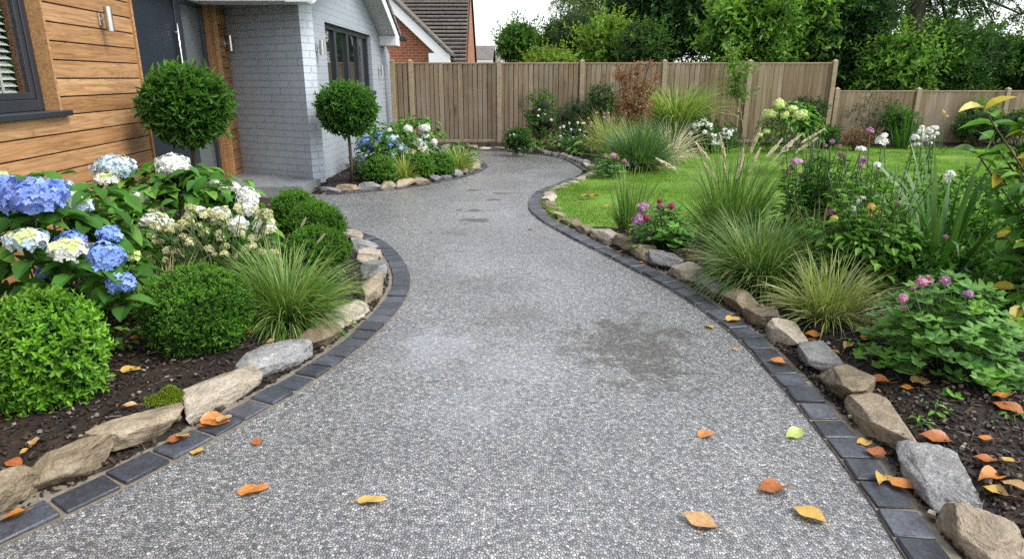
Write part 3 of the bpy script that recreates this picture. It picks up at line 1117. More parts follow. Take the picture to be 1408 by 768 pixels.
# driveway: one sheet between the edgings
drv = np.vstack([LD, [[-2.9, 8.3], [-2.85, 8.9]], FD, [[-1.4, 13.5], [-2.8, 13.9]], RD[::-1], [[1.18, .2], [-2.4, .2]]])
bmh = bpy.data.meshes.new('driveway')
from mathutils.geometry import tessellate_polygon
tri = tessellate_polygon([[Vector((*q, 0)) for q in drv]])
mb = MB()
tri = np.array(tri)
A, B, C_ = drv[tri[:, 0]], drv[tri[:, 1]], drv[tri[:, 2]]
cr = (B[:, 0] - A[:, 0]) * (C_[:, 1] - A[:, 1]) - (B[:, 1] - A[:, 1]) * (C_[:, 0] - A[:, 0])
tri[cr < 0] = tri[cr < 0][:, ::-1]
mb.add(np.c_[drv, np.full(len(drv), .004)], [tri])
bpy.data.meshes.remove(bmh)
tag(mb.build('driveway', M['drive']), kind='structure')

mound('bed_soil', bed_left, .035, M['soil'])
br_vis = bed_right.copy()
br_vis[:, 0] = np.minimum(br_vis[:, 0], 7)
mound('bed_soil', br_vis, .04, M['soil'])
mound('bed_soil', bed_far, .12, M['soil'])
mound('bed_soil', bed_house, .07, M['soil'])
mound('lawn', lawn, .08, M['lawn'], zf=lambda po, P: .045 + .015 * vnoise(np.c_[P, np.zeros(len(P))], 1.5, 8) + .012 * np.clip(polydist(po, P), 0, 1))


# ------------------------------------------------------------------ sett edgings: mortar bed with each sett a part
def edging(Q, side, label, pitch, width, rng, smax=None, gap=.012):
    mb = MB()
    A_, B_ = offset(Q, side * .0), offset(Q, side * (width + .10))
    n = len(Q)
    i = np.arange(n - 1)
    V = np.vstack([np.c_[A_, np.full(n, -.02)], np.c_[A_ + 0, np.full(n, .012)], np.c_[B_, np.full(n, .016)]])
    F = np.vstack([np.stack([i, i + 1, n + i + 1, n + i], 1), np.stack([n + i, n + i + 1, 2 * n + i + 1, 2 * n + i], 1)])
    if side > 0:
        pass
    mb.add(V, [F])
    root = mb.build('kerb', M['mortar'], smooth=False)
    tag(root, label, None, None, 'structure')
    T = arclen(Q)[-1]
    s = .05
    while s < T - .05:
        pt, tg = at_s(Q, s)
        p_ = pitch(pt)
        if s + p_ > T:
            break
        pt, tg = at_s(Q, s + p_ / 2)
        nr = np.array([-tg[1], tg[0]]) * side
        L_, W_ = p_ - gap * rng.uniform(.7, 1.5) * (1.5 if p_ > .18 else 1.0), width * rng.uniform(.95, 1.03)
        b = MB()
        box(b, (-L_ / 2, -W_ / 2, -.06), (L_ / 2, W_ / 2, .0), 0, .005)
        V = b.v[0]
        V[:, :2] += rng.normal(size=(len(V), 2)) * .0018
        V[:, 2] += rng.normal(size=len(V)) * .0012
        c = pt + nr * (width / 2 + .004)
        o = b.build('sett', M['sett'], root)
        o.location = (c[0], c[1], .026 + rng.normal() * .002)
        o.rotation_euler = (rng.normal() * .012, rng.normal() * .012, math.atan2(tg[1], tg[0]) + rng.normal() * .015)
        s += p_
    return root


rg = np.random.default_rng(11)
edging(LD, 1, 'dark granite sett edging curving round the hydrangea bed', lambda p: .205 if p[1] < 2.5 else (.16 if p[1] < 3 else .135), KW, rg)
edging(R1[:len(R1) - 20], -1, 'dark granite sett edging along the right bed and lawn tip', lambda p: .16 if p[1] < 6 else .15, KW, rg)
edging(FD[5:], 1, 'thin dark sett edging round the raised bed under the grey wall', lambda p: .2, .085, rg)
edging(R2[8:int(len(R2) * .8)], -1, 'thin dark sett edging in front of the fence border', lambda p: .2, .085, rg)


# ------------------------------------------------------------------ rocks
def rock_mesh(l, w, h, rng, planes=16, sub=4):
    """a broken stone: a lumpy blank split along many flat faces, then roughened"""
    v, f = ICO[sub]
    V = np.sign(v) * np.abs(v) ** .8 * 1.3
    V += v * (.10 * vnoise(v * 2, 1.1, int(rng.integers(1e6)), 2))[:, None]
    for k in range(planes):
        n = norm(rng.normal(size=3) * np.array([.6, 1, .5]))
        if k == 0:
            n = norm(np.array([rng.normal() * .16, -.02 + rng.normal() * .16, 1.]))
        if k == 1:
            n = norm(np.array([rng.normal() * .2, -1.0, -.12 + rng.normal() * .15]))
        d = rng.uniform(.62, .95)
        if k == 0:
            d = rng.uniform(.8, .95)
        if k == 1:
            d = rng.uniform(.6, .75)
        V = V - (V @ n - d).clip(0)[:, None] * n
    R = V * np.array([l, w, h]) / .2
    V += v * (-.055 * np.abs(vnoise(R * 2.2, 1.5, int(rng.integers(1e6)), 3)) + .016 * vnoise(R * 6, 1.5, int(rng.integers(1e6)), 2))[:, None]
    V = (V - (V.max(0) + V.min(0)) / 2) / (V.max(0) - V.min(0))
    V *= np.array([l, w, h])
    V[:, 2] += h / 2
    mb = MB()
    mb.add(V, [f])
    return mb


def rock(pos, l, w, h, yaw, mat, label, rng, group, tilt=0.0, sub=4):
    o = rock_mesh(l, w, h, rng, sub=sub).build('edging_rock', M[mat], smooth=True)
    o.location = (pos[0], pos[1], pos[2] if len(pos) > 2 else .0)
    o.rotation_euler = (tilt, rng.normal() * .06, yaw)
    return tag(o, label, 'rock', group)


RG_L, RG_R = 'rocks edging the hydrangea bed', 'rocks edging the right-hand bed'


def rock_line(Qd, side, items, rng, group):
    """neighbouring rocks that touch; each item gives the photo pixels a rock spans, its stone and its label"""
    S = arclen(Qd)
    at = []
    for (x0, x1, y0, y1, mat, label) in items:
        c = G((x0 + x1) / 2, y1 - .34 * (y1 - y0))[:2]
        at.append(S[int(np.argmin(np.linalg.norm(Qd - c, axis=1)))])
    for k, (x0, x1, y0, y1, mat, label) in enumerate(items):
        s = at[k]
        lo = (s + at[k - 1]) / 2 if k else s - (at[1] - s) / 2
        hi = (s + at[k + 1]) / 2 if k + 1 < len(items) else s + (s - at[k - 1]) / 2
        lo, hi = min(lo, hi), max(lo, hi)
        p, tg = at_s(Qd, (lo + hi) / 2)
        nr = np.array([-tg[1], tg[0]]) * side
        l = min(.54, (hi - lo) * rng.uniform(1.1, 1.2))
        hpx = (y1 - y0) * mpp(p[1])
        e = math.atan2(CAM_H, p[1])
        sa = abs(tg[1])
        h = float(np.clip((hpx - l * sa * math.sin(e)) / math.cos(e) * .95, .12, .21)) + .035
        d = float(np.clip(l * .62, .15, .23))
        pos = p + nr * (KW + .035 + d / 2)
        rock((pos[0], pos[1], -.03), l, d, h, math.atan2(tg[1], tg[0]) + rng.normal() * .07 + (math.pi if side < 0 else 0), mat, label, rng, group)


rg = np.random.default_rng(5)
rock_line(LD, 1, [
    (-40, 26, 660, 712, 'rock_brown', 'brown rounded edging rock cut off by the left picture edge'),
    (14, 162, 612, 692, 'rock_brown', 'long brown craggy edging rock below the fresh green box bush'),
    (154, 262, 568, 636, 'rock_tan', 'tan wedge-shaped edging rock beside the orange leaf cluster'),
    (247, 364, 514, 582, 'rock_pale', 'long pale beige edging rock with flat sloping top beside the moss'),
    (343, 441, 472, 527, 'rock_grey', 'blue-grey veined slate rock in the left edging'),
    (414, 490, 440, 484, 'rock_brown', 'orange-brown edging rock just above the blue-grey slate one'),
    (458, 516, 418, 456, 'rock_pale', 'flat pale edging rock beside the fresh green grass clump'),
    (482, 537, 376, 428, 'rock_tan', 'largest orange-tan edging rock at the bulge of the left bed'),
    (497, 537, 362, 384, 'rock_grey', 'small grey edging rock behind the orange-tan one'),
    (503, 537, 347, 369, 'rock_pale', 'cream pointed edging rock facing the drive bulge'),
    (482, 528, 334, 354, 'rock_grey', 'thin grey flat edging rock beyond the cream pointed one'),
    (474, 516, 322, 341, 'rock_pale', 'pale flat edging rock beside the box balls'),
    (466, 496, 312, 329, 'rock_tan', 'small tan edging rock almost hidden by the box balls'),
], rg, RG_L)

rock_line(R1, -1, [
    (1306, 1440, 704, 790, 'rock_tan', 'tan edging rock in the bottom right corner'),
    (1216, 1352, 604, 730, 'rock_grey', 'large blue-grey slate rock with pointed top in the right edging'),
    (1156, 1256, 543, 622, 'rock_tan', 'large smooth tan edging rock above the big blue-grey slate'),
    (1112, 1192, 502, 560, 'rock_brown', 'brown mottled edging rock between slate and smooth tan rock'),
    (1076, 1147, 471, 520, 'rock_grey', 'second blue-grey slate rock of the right edging'),
    (1050, 1108, 444, 486, 'rock_pale', 'rounded greyish edging rock beside the variegated sedge'),
    (1016, 1071, 419, 465, 'rock_brown', 'upright brown edging rock beside a yellow leaf'),
    (984, 1038, 401, 435, 'rock_brown', 'dull brown edging rock in front of the sedge clump'),
    (956, 999, 386, 415, 'rock_grey', 'small dark grey edging rock in front of the sedge clump'),
    (921, 973, 364, 397, 'rock_pale', 'beige blocky edging rock below the geranium with pink flowers'),
    (899, 931, 355, 373, 'rock_grey', 'little grey edging rock below the geranium with pink flowers'),
    (876, 906, 342, 363, 'rock_tan', 'tan upright edging rock below the geranium with pink flowers'),
    (840, 886, 327, 354, 'rock_brown', 'brown long edging rock in front of the small upright grass'),
    (820, 846, 318, 337, 'rock_pale', 'pale edging rock where mulch gives way to lawn'),
], rg, RG_R)

ORD = ['first', 'second', 'third', 'fourth', 'fifth', 'sixth', 'seventh', 'eighth', 'ninth', 'tenth', 'eleventh', 'twelfth', 'thirteenth', 'fourteenth', 'fifteenth', 'sixteenth', 'seventeenth', 'eighteenth', 'nineteenth', 'twentieth', 'twenty-first', 'twenty-second', 'twenty-third', 'twenty-fourth', 'twenty-fifth', 'twenty-sixth', 'twenty-seventh', 'twenty-eighth', 'twenty-ninth', 'thirtieth', 'thirty-first', 'thirty-second', 'thirty-third', 'thirty-fourth', 'thirty-fifth']
CN = {'rock_tan': 'tan', 'rock_brown': 'brown', 'rock_pale': 'pale', 'rock_grey': 'grey'}


def rock_row(Q, side, s0, s1, Lr, Wr, Hr, mats, lab, group, rng, off):
    s, k = s0, 0
    while s < s1:
        L_ = rng.uniform(*Lr)
        pt, tg = at_s(Q, s + L_ / 2)
        nr = np.array([-tg[1], tg[0]]) * side
        m = mats[rng.integers(len(mats))]
        w = rng.uniform(*Wr)
        c = pt + nr * (off + w / 2)
        rock((c[0], c[1], -.02), L_, w, rng.uniform(*Hr), math.atan2(tg[1], tg[0]) + rng.normal() * .06 + (math.pi if side < 0 else 0), m, lab(CN[m], ORD[k]), rng, group, sub=3)
        s += L_ * .97
        k += 1


ss = arclen(R1)
s_a = ss[int(np.argmin(np.linalg.norm(R1 - G(812, 341)[:2], axis=1)))]
rock_row(R1, -1, s_a, ss[-1] - .1, (.17, .27), (.14, .2), (.08, .12), ['rock_tan', 'rock_pale', 'rock_brown', 'rock_pale'],
         lambda c, o: f'small {c} stone edging the lawn tip, {o} counted from the mulch', 'stones edging the lawn tip', rg, KW + .03)
rock_row(FD, 1, .05, arclen(FD)[-1] - .3, (.24, .36), (.15, .2), (.1, .15), ['rock_tan', 'rock_pale', 'rock_tan', 'rock_grey'],
         lambda c, o: f'{c} edging stone of the bed under the grey wall, {o} from the doorstep', 'stones edging the bed under the grey wall', rg, .1)
rock_row(R2, -1, .1, arclen(R2)[-1] - .9, (.2, .3), (.14, .18), (.09, .13), ['rock_pale', 'rock_tan', 'rock_pale', 'rock_grey'],
         lambda c, o: f'{c} edging stone before the fence border, {o} from the lawn corner', 'stones edging the fence border', rg, .1)


# ------------------------------------------------------------------ mulch chips, pebbles and turf: nobody could count them
def scatter(poly, n, rng, ylim=None, xlim=None):
    lo, hi = poly.min(0).copy(), poly.max(0).copy()
    if ylim:
        lo[1], hi[1] = max(lo[1], ylim[0]), min(hi[1], ylim[1])
    if xlim:
        lo[0], hi[0] = max(lo[0], xlim[0]), min(hi[0], xlim[1])
    P = rng.uniform(lo, hi, (n, 2))
    return P[inside(poly, P)]


def chips(mb, P, poly, rng, L, W, mi=0, thick=.35):
    n = len(P)
    z = soil_z(poly, P) + rng.uniform(0, .012, n)
    az = rng.uniform(0, 6.28, n)
    D = np.stack([np.cos(az), np.sin(az), rng.normal(size=n) * .3], 1)
    Nn = norm(np.stack([rng.normal(size=n) * .4, rng.normal(size=n) * .4, np.ones(n)], 1))
    tv = np.array([(-.5, 0, 0), (.5, 0, 0), (.4, 1, 0), (-.3, 1, 0), (-.4, .1, thick), (.35, .1, thick), (.3, .9, thick), (-.3, .85, thick)], float)
    tv[:, 1] -= .5
    F = np.array([(4, 5, 6, 7), (0, 1, 5, 4), (1, 2, 6, 5), (2, 3, 7, 6), (3, 0, 4, 7)])
    D = norm(D)
    X = norm(np.cross(D, Nn))
    Z = np.cross(X, D)
    Ls = (L * np.exp(rng.normal(size=n) * .4))[:, None, None]
    Ws = (W * np.exp(rng.normal(size=n) * .35))[:, None, None]
    V = np.c_[P, z][:, None] + X[:, None] * tv[None, :, 0:1] * Ws + D[:, None] * tv[None, :, 1:2] * Ls + Z[:, None] * tv[None, :, 2:3] * Ws
    mb.add(V.reshape(-1, 3), [(F[None] + (np.arange(n) * 8)[:, None, None]).reshape(-1, 4)], mi)


rg = np.random.default_rng(21)
mb = MB()
chips(mb, scatter(bed_left, 26000, rg, (1.2, 8)), bed_left, rg, .024, .011)
chips(mb, scatter(br_vis, 42000, rg, (1.2, 6.3), (0, 5)), br_vis, rg, .024, .011)
chips(mb, scatter(bed_house, 5000, rg), bed_house, rg, .03, .015)
chips(mb, scatter(bed_far, 6000, rg, None, (-1, 8)), bed_far, rg, .035, .018)
tag(mb.build('mulch', M['chips']), 'dark bark mulch spread over the planting beds', kind='stuff')
mb = MB()
chips(mb, scatter(bed_left, 1500, rg, (1.2, 8)), bed_left, rg, .016, .013, thick=.6)
chips(mb, scatter(br_vis, 1900, rg, (1.2, 6.3), (0, 5)), br_vis, rg, .015, .012, thick=.6)
tag(mb.build('gravel', M['pebbles']), 'small pale pebbles scattered among the mulch', kind='stuff')
mb = MB()
for po, n_, yl, xl in ((bed_left, 260, (1.3, 7), None), (br_vis, 420, (1.3, 6), (0, 4.5))):
    P = scatter(po, n_, rg, yl, xl)
    n = len(P)
    az = rg.uniform(0, 6.28, n)
    D = np.stack([np.cos(az), np.sin(az), rg.normal(size=n) * .15], 1)
    N = norm(np.stack([rg.normal(size=n) * .3, rg.normal(size=n) * .3, np.ones(n)], 1))
    L = rg.uniform(.012, .034, n)
    inst(mb, T_OVAL, np.c_[P, soil_z(po, P) + .012], D, N, L, L * rg.uniform(.35, .7, n))
tag(mb.build('leaf_litter', M['litter']), 'scraps of brown leaf scattered among the mulch', kind='stuff')
mb = MB()
P = scatter(lawn, 420000, rg, None, (.3, 11))
P = P[rg.random(len(P)) < np.clip(9.0 / P[:, 1], .35, 1)]
n = len(P)
P3 = np.c_[P, np.full(n, .045)]
hh = .035 * np.exp(rg.normal(size=n) * .3) * (1 + .35 * vnoise(P3, 2.5, 5))
blades(mb, P3, rg.uniform(0, 6.28, n), np.radians(rg.uniform(50, 90, n)), hh.clip(.015), .0055 + .0006 * P[:, 1], .6, rg, segs=1)
tag(mb.build('grass', M['turf']), 'mown green lawn grass behind the curved border', kind='stuff')
# ------------------------------------------------------------------ the house
XW = -2.87                                    # plane of the grey gable wall, facing the drive
TO = np.array([-4.1, 9.75, 0.0])              # timber wall: u runs towards the camera, n outwards
TU = norm(np.array([.096, -1.0, 0]))
TN = np.array([-TU[1], TU[0], 0.0])
TYAW = math.atan2(TU[1], TU[0])

HL = Vector((XW, 9.45, 0))
house = thing('house', 'modern house with cedar cladding, dark door and grey painted brick gable', 'house', HL)


def hp(name, mb, mat, parent=None, smooth=False, timber=False):
    """a part of the house: world coordinates, or (u, n, z) coordinates on the timber wall"""
    o = mb.build(name, mat, parent or house, smooth)
    if parent is None or parent is house:
        if timber:
            o.location = Vector(TO) - HL
            o.rotation_euler = (0, 0, TYAW)
        else:
            o.location = -HL
    return o


rg = np.random.default_rng(3)
# cedar boards, laid as shiplap with shadow gaps; split round the window and the door
WIN = (4.26, 6.9, 1.235, 2.62)
DOOR = (.05, 2.68, 0.0, 2.46)
mb = MB()
pitch, z = .1445, .06
while z < 2.75:
    z1 = z + pitch - .011
    for (a, b) in ((-.38, .05), (2.68, 8.9)):
        if b > 4 and z1 > WIN[2] + .01:
            if z < WIN[2]:
                segs = [(a, WIN[0]), (WIN[1], b)]
            else:
                segs = [(a, WIN[0]), (WIN[1], b)]
        else:
            segs = [(a, b)]
        for (s, e) in segs:
            box(mb, (s, -.02, z), (e, .0 + rg.normal() * .0008, z1), 0, .003)
    z += pitch
hp('cladding', mb, M['timber'], timber=True)
mb = MB()                                       # dark backing that shows in the gaps
for (a, b, c, d) in ((-.4, .05, 0, 2.8), (2.68, WIN[0], 0, 2.8), (WIN[0], WIN[1], 0, WIN[2]), (WIN[1], 8.95, 0, 2.8), (WIN[0], WIN[1], WIN[3], 2.8), (.05, 2.68, DOOR[3] + .02, 2.8)):
    box(mb, (a, -.2, c), (b, -.016, d))
hp('wall', mb, M['black'], timber=True)
# door set: trims, frame, leaf, sidelight
mb = MB()
box(mb, (2.655, -.14, .1), (2.69, .022, 2.47), 0, .003)
box(mb, (.05, -.14, .1), (.1, .02, 2.47), 0, .003)
box(mb, (.1, -.14, .1), (.29, -.03, 2.47), 0, .003)
box(mb, (.05, -.14, 2.47), (2.69, .022, 2.6), 0, .003)
hp('door_surround', mb, M['timber'], timber=True)
mb = MB()
box(mb, (2.58, -.2, .1), (2.654, -.085, 2.469), 0, .004)
box(mb, (.291, -.2, .1), (.37, -.085, 2.469), 0, .004)
box(mb, (1.07, -.2, .1), (1.27, -.085, 2.4), 0, .004)
box(mb, (.37, -.2, 2.4), (2.58, -.085, 2.469), 0, .004)
box(mb, (.37, -.2, .1), (1.07, -.085, .17), 0, .004)
hp('door_frame', mb, M['anthracite'], timber=True)
mb = MB()
box(mb, (1.28, -.19, .115), (2.57, -.105, 2.39), 0, .004)
for zz in (.45, .85, 1.25, 1.65, 2.05):
    box(mb, (1.42, -.106, zz), (2.45, -.1035, zz + .008))
dr = hp('door', mb, M['door'], timber=True)
mb = MB()
tube(mb, [(1.36, -.045, 1.15), (1.36, -.045, 2.13)], .014, 12)
for zz in (1.25, 2.03):
    tube(mb, [(1.36, -.046, zz), (1.36, -.11, zz)], .009, 8)
mb.build('handle', M['steel'], dr, True)
mb = MB()
box(mb, (.37, -.17, .17), (1.07, -.13, 2.4))
hp('sidelight', mb, M['frosted'], timber=True)
# window in the timber wall
w0, w1, wz0, wz1 = WIN
mb = MB()
box(mb, (w0 - .012, -.17, wz0), (w0 + .012, .02, wz1), 0, .002)
box(mb, (w1 - .012, -.17, wz0), (w1 + .012, .02, wz1), 0, .002)
box(mb, (w0 + .012, -.17, wz1 - .02), (w1 - .012, .02, wz1 + .01), 0, .002)
hp('window_reveal', mb, M['timber'], timber=True)
mb = MB()
fr = .085
box(mb, (w0 + .013, -.17, wz0 + .02), (w0 + fr, -.095, wz1 - .021), 0, .004)
box(mb, (w1 - fr, -.17, wz0 + .02), (w1 - .013, -.095, wz1 - .021), 0, .004)
box(mb, (w0 + fr, -.17, wz0 + .02), (w1 - fr, -.095, wz0 + .02 + fr), 0, .004)
box(mb, (w0 + fr, -.17, wz1 - fr), (w1 - fr, -.095, wz1 - .021), 0, .004)
i0, i1 = w0 + fr + .004, w0 + fr + 1.1
box(mb, (i0, -.16, wz0 + fr + .024), (i0 + .055, -.105, wz1 - fr - .004), 0, .004)
box(mb, (i1, -.16, wz0 + fr + .024), (i1 + .055, -.105, wz1 - fr - .004), 0, .004)
box(mb, (i0 + .055, -.16, wz0 + fr + .024), (i1, -.105, wz0 + fr + .075), 0, .004)
box(mb, (i0 + .055, -.16, wz1 - fr - .06), (i1, -.105, wz1 - fr - .004), 0, .004)
win = hp('window', mb, M['anthracite'], timber=True)
mb = MB()
box(mb, (w0 + fr, -.126, wz0 + fr + .02), (w1 - fr, -.122, wz1 - fr))
mb.build('pane', M['clear'], win)
mb = MB()
zz = wz0 + .12
while zz < wz1 - .1:
    V = [(w0 + .17, -.225, zz + .016), (w1 - .1, -.225, zz + .016), (w1 - .1, -.18, zz - .016), (w0 + .17, -.18, zz - .016)]
    V = V + [(x, y, q + .002) for x, y, q in V]
    mb.add(V, [[(0, 1, 2, 3), (7, 6, 5, 4), (0, 4, 5, 1), (1, 5, 6, 2), (2, 6, 7, 3), (3, 7, 4, 0)]])
    zz += .05
for xx in (w0 + .34, w0 + 1.0):
    box(mb, (xx, -.178, wz0 + .1), (xx + .028, -.176, wz1 - .1))
mb.build('blind', M['blind'], win)
mb = MB()
box(mb, (w0 - .1, -.9, wz0 - .1), (w1 + .1, -.8, wz1 + .1))
box(mb, (w0 - .1, -.8, wz0 - .2), (w1 + .1, -.21, wz0 - .12))
box(mb, (w0 - .1, -.8, wz1 + .1), (w1 + .1, -.21, wz1 + .18))
box(mb, (w0 - .16, -.9, wz0 - .2), (w0 - .1, -.21, wz1 + .18))
box(mb, (w1 + .1, -.9, wz0 - .2), (w1 + .16, -.21, wz1 + .18))
hp('room_lining', mb, M['void'], timber=True)
mb = MB()
box(mb, (w0 - .1, -.12, wz0 - .03), (w1 + .1, .055, wz0 + .018), 0, .006)
hp('sill', mb, M['anthracite'], timber=True)

mb = MB()
box(mb, (-.3, -4.5, 2.8), (9.2, .18, 2.98), 0, .01)
hp('flat_roof', mb, M['anthracite'], timber=True)
# grey brick: return wall and gable wall with a window opening
A2, B2 = np.array([-4.14, 10.13]), np.array([XW, 9.468])
mb = MB()
dn = norm(B2 - A2)
nn = np.array([dn[1], -dn[0]])                 # faces the camera
q = [A2, B2, B2 - nn * .25, A2 - nn * .25]
mb.add([(*p_, 0) for p_ in q] + [(*p_, 2.85) for p_ in q], [[(0, 1, 5, 4), (1, 2, 6, 5), (2, 3, 7, 6), (3, 0, 4, 7), (4, 5, 6, 7)]])
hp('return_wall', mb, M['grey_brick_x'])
GY = [10.72, 14.12]
GZ = [1.21, 2.33]
ridge_y, ridge_z, eave0, eave1 = 12.05, 3.62, (8.95, 2.44), (15.55, 2.2)


def gz(y):
    return eave0[1] + (ridge_z - eave0[1]) * (y - eave0[0]) / (ridge_y - eave0[0]) if y < ridge_y else ridge_z + (eave1[1] - ridge_z) * (y - ridge_y) / (eave1[0] - ridge_y)


mb = MB()
yb, ye = 9.47, 16.2
def strip(ya, yb_, za, zb):
    za = za if callable(za) else (lambda y, v=za: v)
    zb = zb if callable(zb) else (lambda y, v=zb: v)
    ys = sorted({ya, yb_} | ({ridge_y} if ya < ridge_y < yb_ else set()))
    for s, e in zip(ys, ys[1:]):
        si = s + (.17 if s == yb else 0)          # mitred behind the return wall
        mb.add([(XW, s, za(s)), (XW, e, za(e)), (XW, e, zb(e)), (XW, s, zb(s)), (XW - .25, si, za(s)), (XW - .25, e, za(e)), (XW - .25, e, zb(e)), (XW - .25, si, zb(s))],
               [[(0, 1, 2, 3), (4, 7, 6, 5), (0, 4, 5, 1), (3, 2, 6, 7), (1, 5, 6, 2), (0, 3, 7, 4)]])
strip(yb, GY[0], 0, gz)
strip(GY[1], ye, 0, lambda y: max(gz(y), 2.05))
strip(GY[0], GY[1], 0, GZ[0])
strip(GY[0], GY[1], GZ[1], gz)
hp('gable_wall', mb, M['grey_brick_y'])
# gable window with four lights
mb = MB()
x0, x1 = XW - .16, XW - .07
box(mb, (x0, GY[0], GZ[0] + .05), (x1, GY[1], GZ[0] + .12), 0, .004)
box(mb, (x0, GY[0], GZ[1] - .08), (x1, GY[1], GZ[1]), 0, .004)
ed = [GY[0], GY[0] + .85, GY[0] + 1.7, GY[0] + 2.55, GY[1]]
for k, y in enumerate(ed):
    hw = .075 if k in (0, 4) else .06
    a, b = max(y - hw, GY[0]), min(y + hw, GY[1])
    box(mb, (x0, a, GZ[0] + .12), (x1 + .002, b, GZ[1] - .08), 0, .004)
gw = hp('window', mb, M['anthracite'])
for s, e in zip(ed, ed[1:]):
    m2 = MB()
    box(m2, (XW - .125, s + .07, GZ[0] + .12), (XW - .115, e - .07, GZ[1] - .08))
    m2.build('pane', M['glass'], gw)
mb = MB()
box(mb, (XW - .2, GY[0] - .04, GZ[0] - .03), (XW + .05, GY[1] + .04, GZ[0] + .048), 0, .005)
hp('sill', mb, M['anthracite'])
# roof: two slopes over the gable, bargeboards and soffit
ov = .36
def slope_slab(mb, a, b, x_0, x_1, up0, up1):
    (ya, za), (yb2, zb) = a, b
    V = [(x_0, ya, za + up0), (x_1, ya, za + up0), (x_1, yb2, zb + up0), (x_0, yb2, zb + up0), (x_0, ya, za + up1), (x_1, ya, za + up1), (x_1, yb2, zb + up1), (x_0, yb2, zb + up1)]
    mb.add(V, [[(0, 3, 2, 1), (4, 5, 6, 7), (0, 1, 5, 4), (1, 2, 6, 5), (2, 3, 7, 6), (3, 0, 4, 7)]])
R_ = (ridge_y, ridge_z)
mb = MB()
slope_slab(mb, (eave0[0] - .02, eave0[1] + .08), (ridge_y, ridge_z + .08), -9.0, XW + ov + .03, .1, .19)
slope_slab(mb, (ridge_y, ridge_z + .08), (eave1[0] + .05, eave1[1] + .08), -9.0, XW + ov + .03, .1, .19)
hp('roof', mb, M['roof_far'])
mb = MB()
for a, b in ((eave0, R_), (R_, eave1)):
    slope_slab(mb, a, b, XW + ov - .025, XW + ov, -.03, .175)
hp('bargeboard', mb, M['white'])
mb = MB()
for a, b in ((eave0, R_), (R_, eave1)):
    slope_slab(mb, a, b, XW + .002, XW + ov - .026, -.012, .01)
box(mb, (XW + .003, eave1[0] - .52, eave1[1] - .02), (XW + ov + .002, eave1[0] + .02, eave1[1] + .18), 0, .004)
hp('soffit', mb, M['soffit'])
mb = MB()
box(mb, (-4.6, 8.98, 2.44), (XW + .2, 9.46, 2.62), 0, .006)
box(mb, (-4.6, 9.47, 2.5), (XW - .26, 10.6, 2.62), 0, .006)
hp('porch_canopy', mb, M['white'])
mb = MB()
box(mb, (XW + ov - .02, eave1[0] - .05, eave1[1] + .1), (XW + ov + .16, eave1[0] + .12, eave1[1] + .2), 0, .02)
hp('gutter_end', mb, M['black'])

mb = MB()
st = [(-4.0, 8.62), (-2.82, 8.62), (-2.78, 9.44), (-2.89, 9.44), (-4.1, 10.08)]
st = np.array([(-4.02, 8.5), (-2.80, 8.74), (-2.76, 9.43), (-2.9, 9.44), (-4.1, 10.06)])
k = len(st)
V = np.vstack([np.c_[st, np.full(k, -.02)], np.c_[st, np.full(k, .125)]])
i = np.arange(k)
mb.add(V, [np.stack([i, (i + 1) % k, (i + 1) % k + k, i + k], 1), np.array([list(range(k, 2 * k))])])
tag(mb.build('doorstep', M['slab']), 'grey stone doorstep slab against the grey painted brick', 'doorstep')


def wall_lamp(pos, outward, label):
    r = thing('wall_lamp', label, 'wall lamp', pos, 'steel wall lamps on the house')
    r.rotation_euler = (0, 0, math.atan2(outward[1], outward[0]))
    m = MB()
    box(m, (.0, -.025, -.06), (.018, .025, .045), 0, .003)
    box(m, (.018, -.012, -.012), (.055, .012, .012), 0, .002)
    m.build('bracket', M['steel'], r)
    m = MB()
    tube(m, [(.085, 0, -.105), (.085, 0, .105)], .034, 20, cap=False)
    tube(m, [(.085, 0, .105), (.085, 0, .09)], [.034, .031], 20, cap=False)
    m.build('tube_shade', M['steel'], r, True)
    m = MB()
    tube(m, [(.085, 0, -.085), (.085, 0, .085)], .03, 16)
    m.build('lens', M['frosted'], r)


def on_timber(u, n, z):
    return TO + TU * u + TN * n + np.array([0, 0, z])


wall_lamp(on_timber(3.34, .0, 2.02), TN, 'steel tube wall lamp on cedar boards between window and door')
wall_lamp(on_timber(-.2, .0, 1.98), TN, 'steel tube wall lamp on the narrow cedar strip right of the door')
wall_lamp((XW, 10.15, 1.93), (1, 0), 'steel tube wall lamp on grey brick before the gable window')
wall_lamp((XW, 14.75, 1.66), (1, 0), 'steel tube wall lamp on grey brick beyond the gable window')

# ------------------------------------------------------------------ fences
FY = 15.4


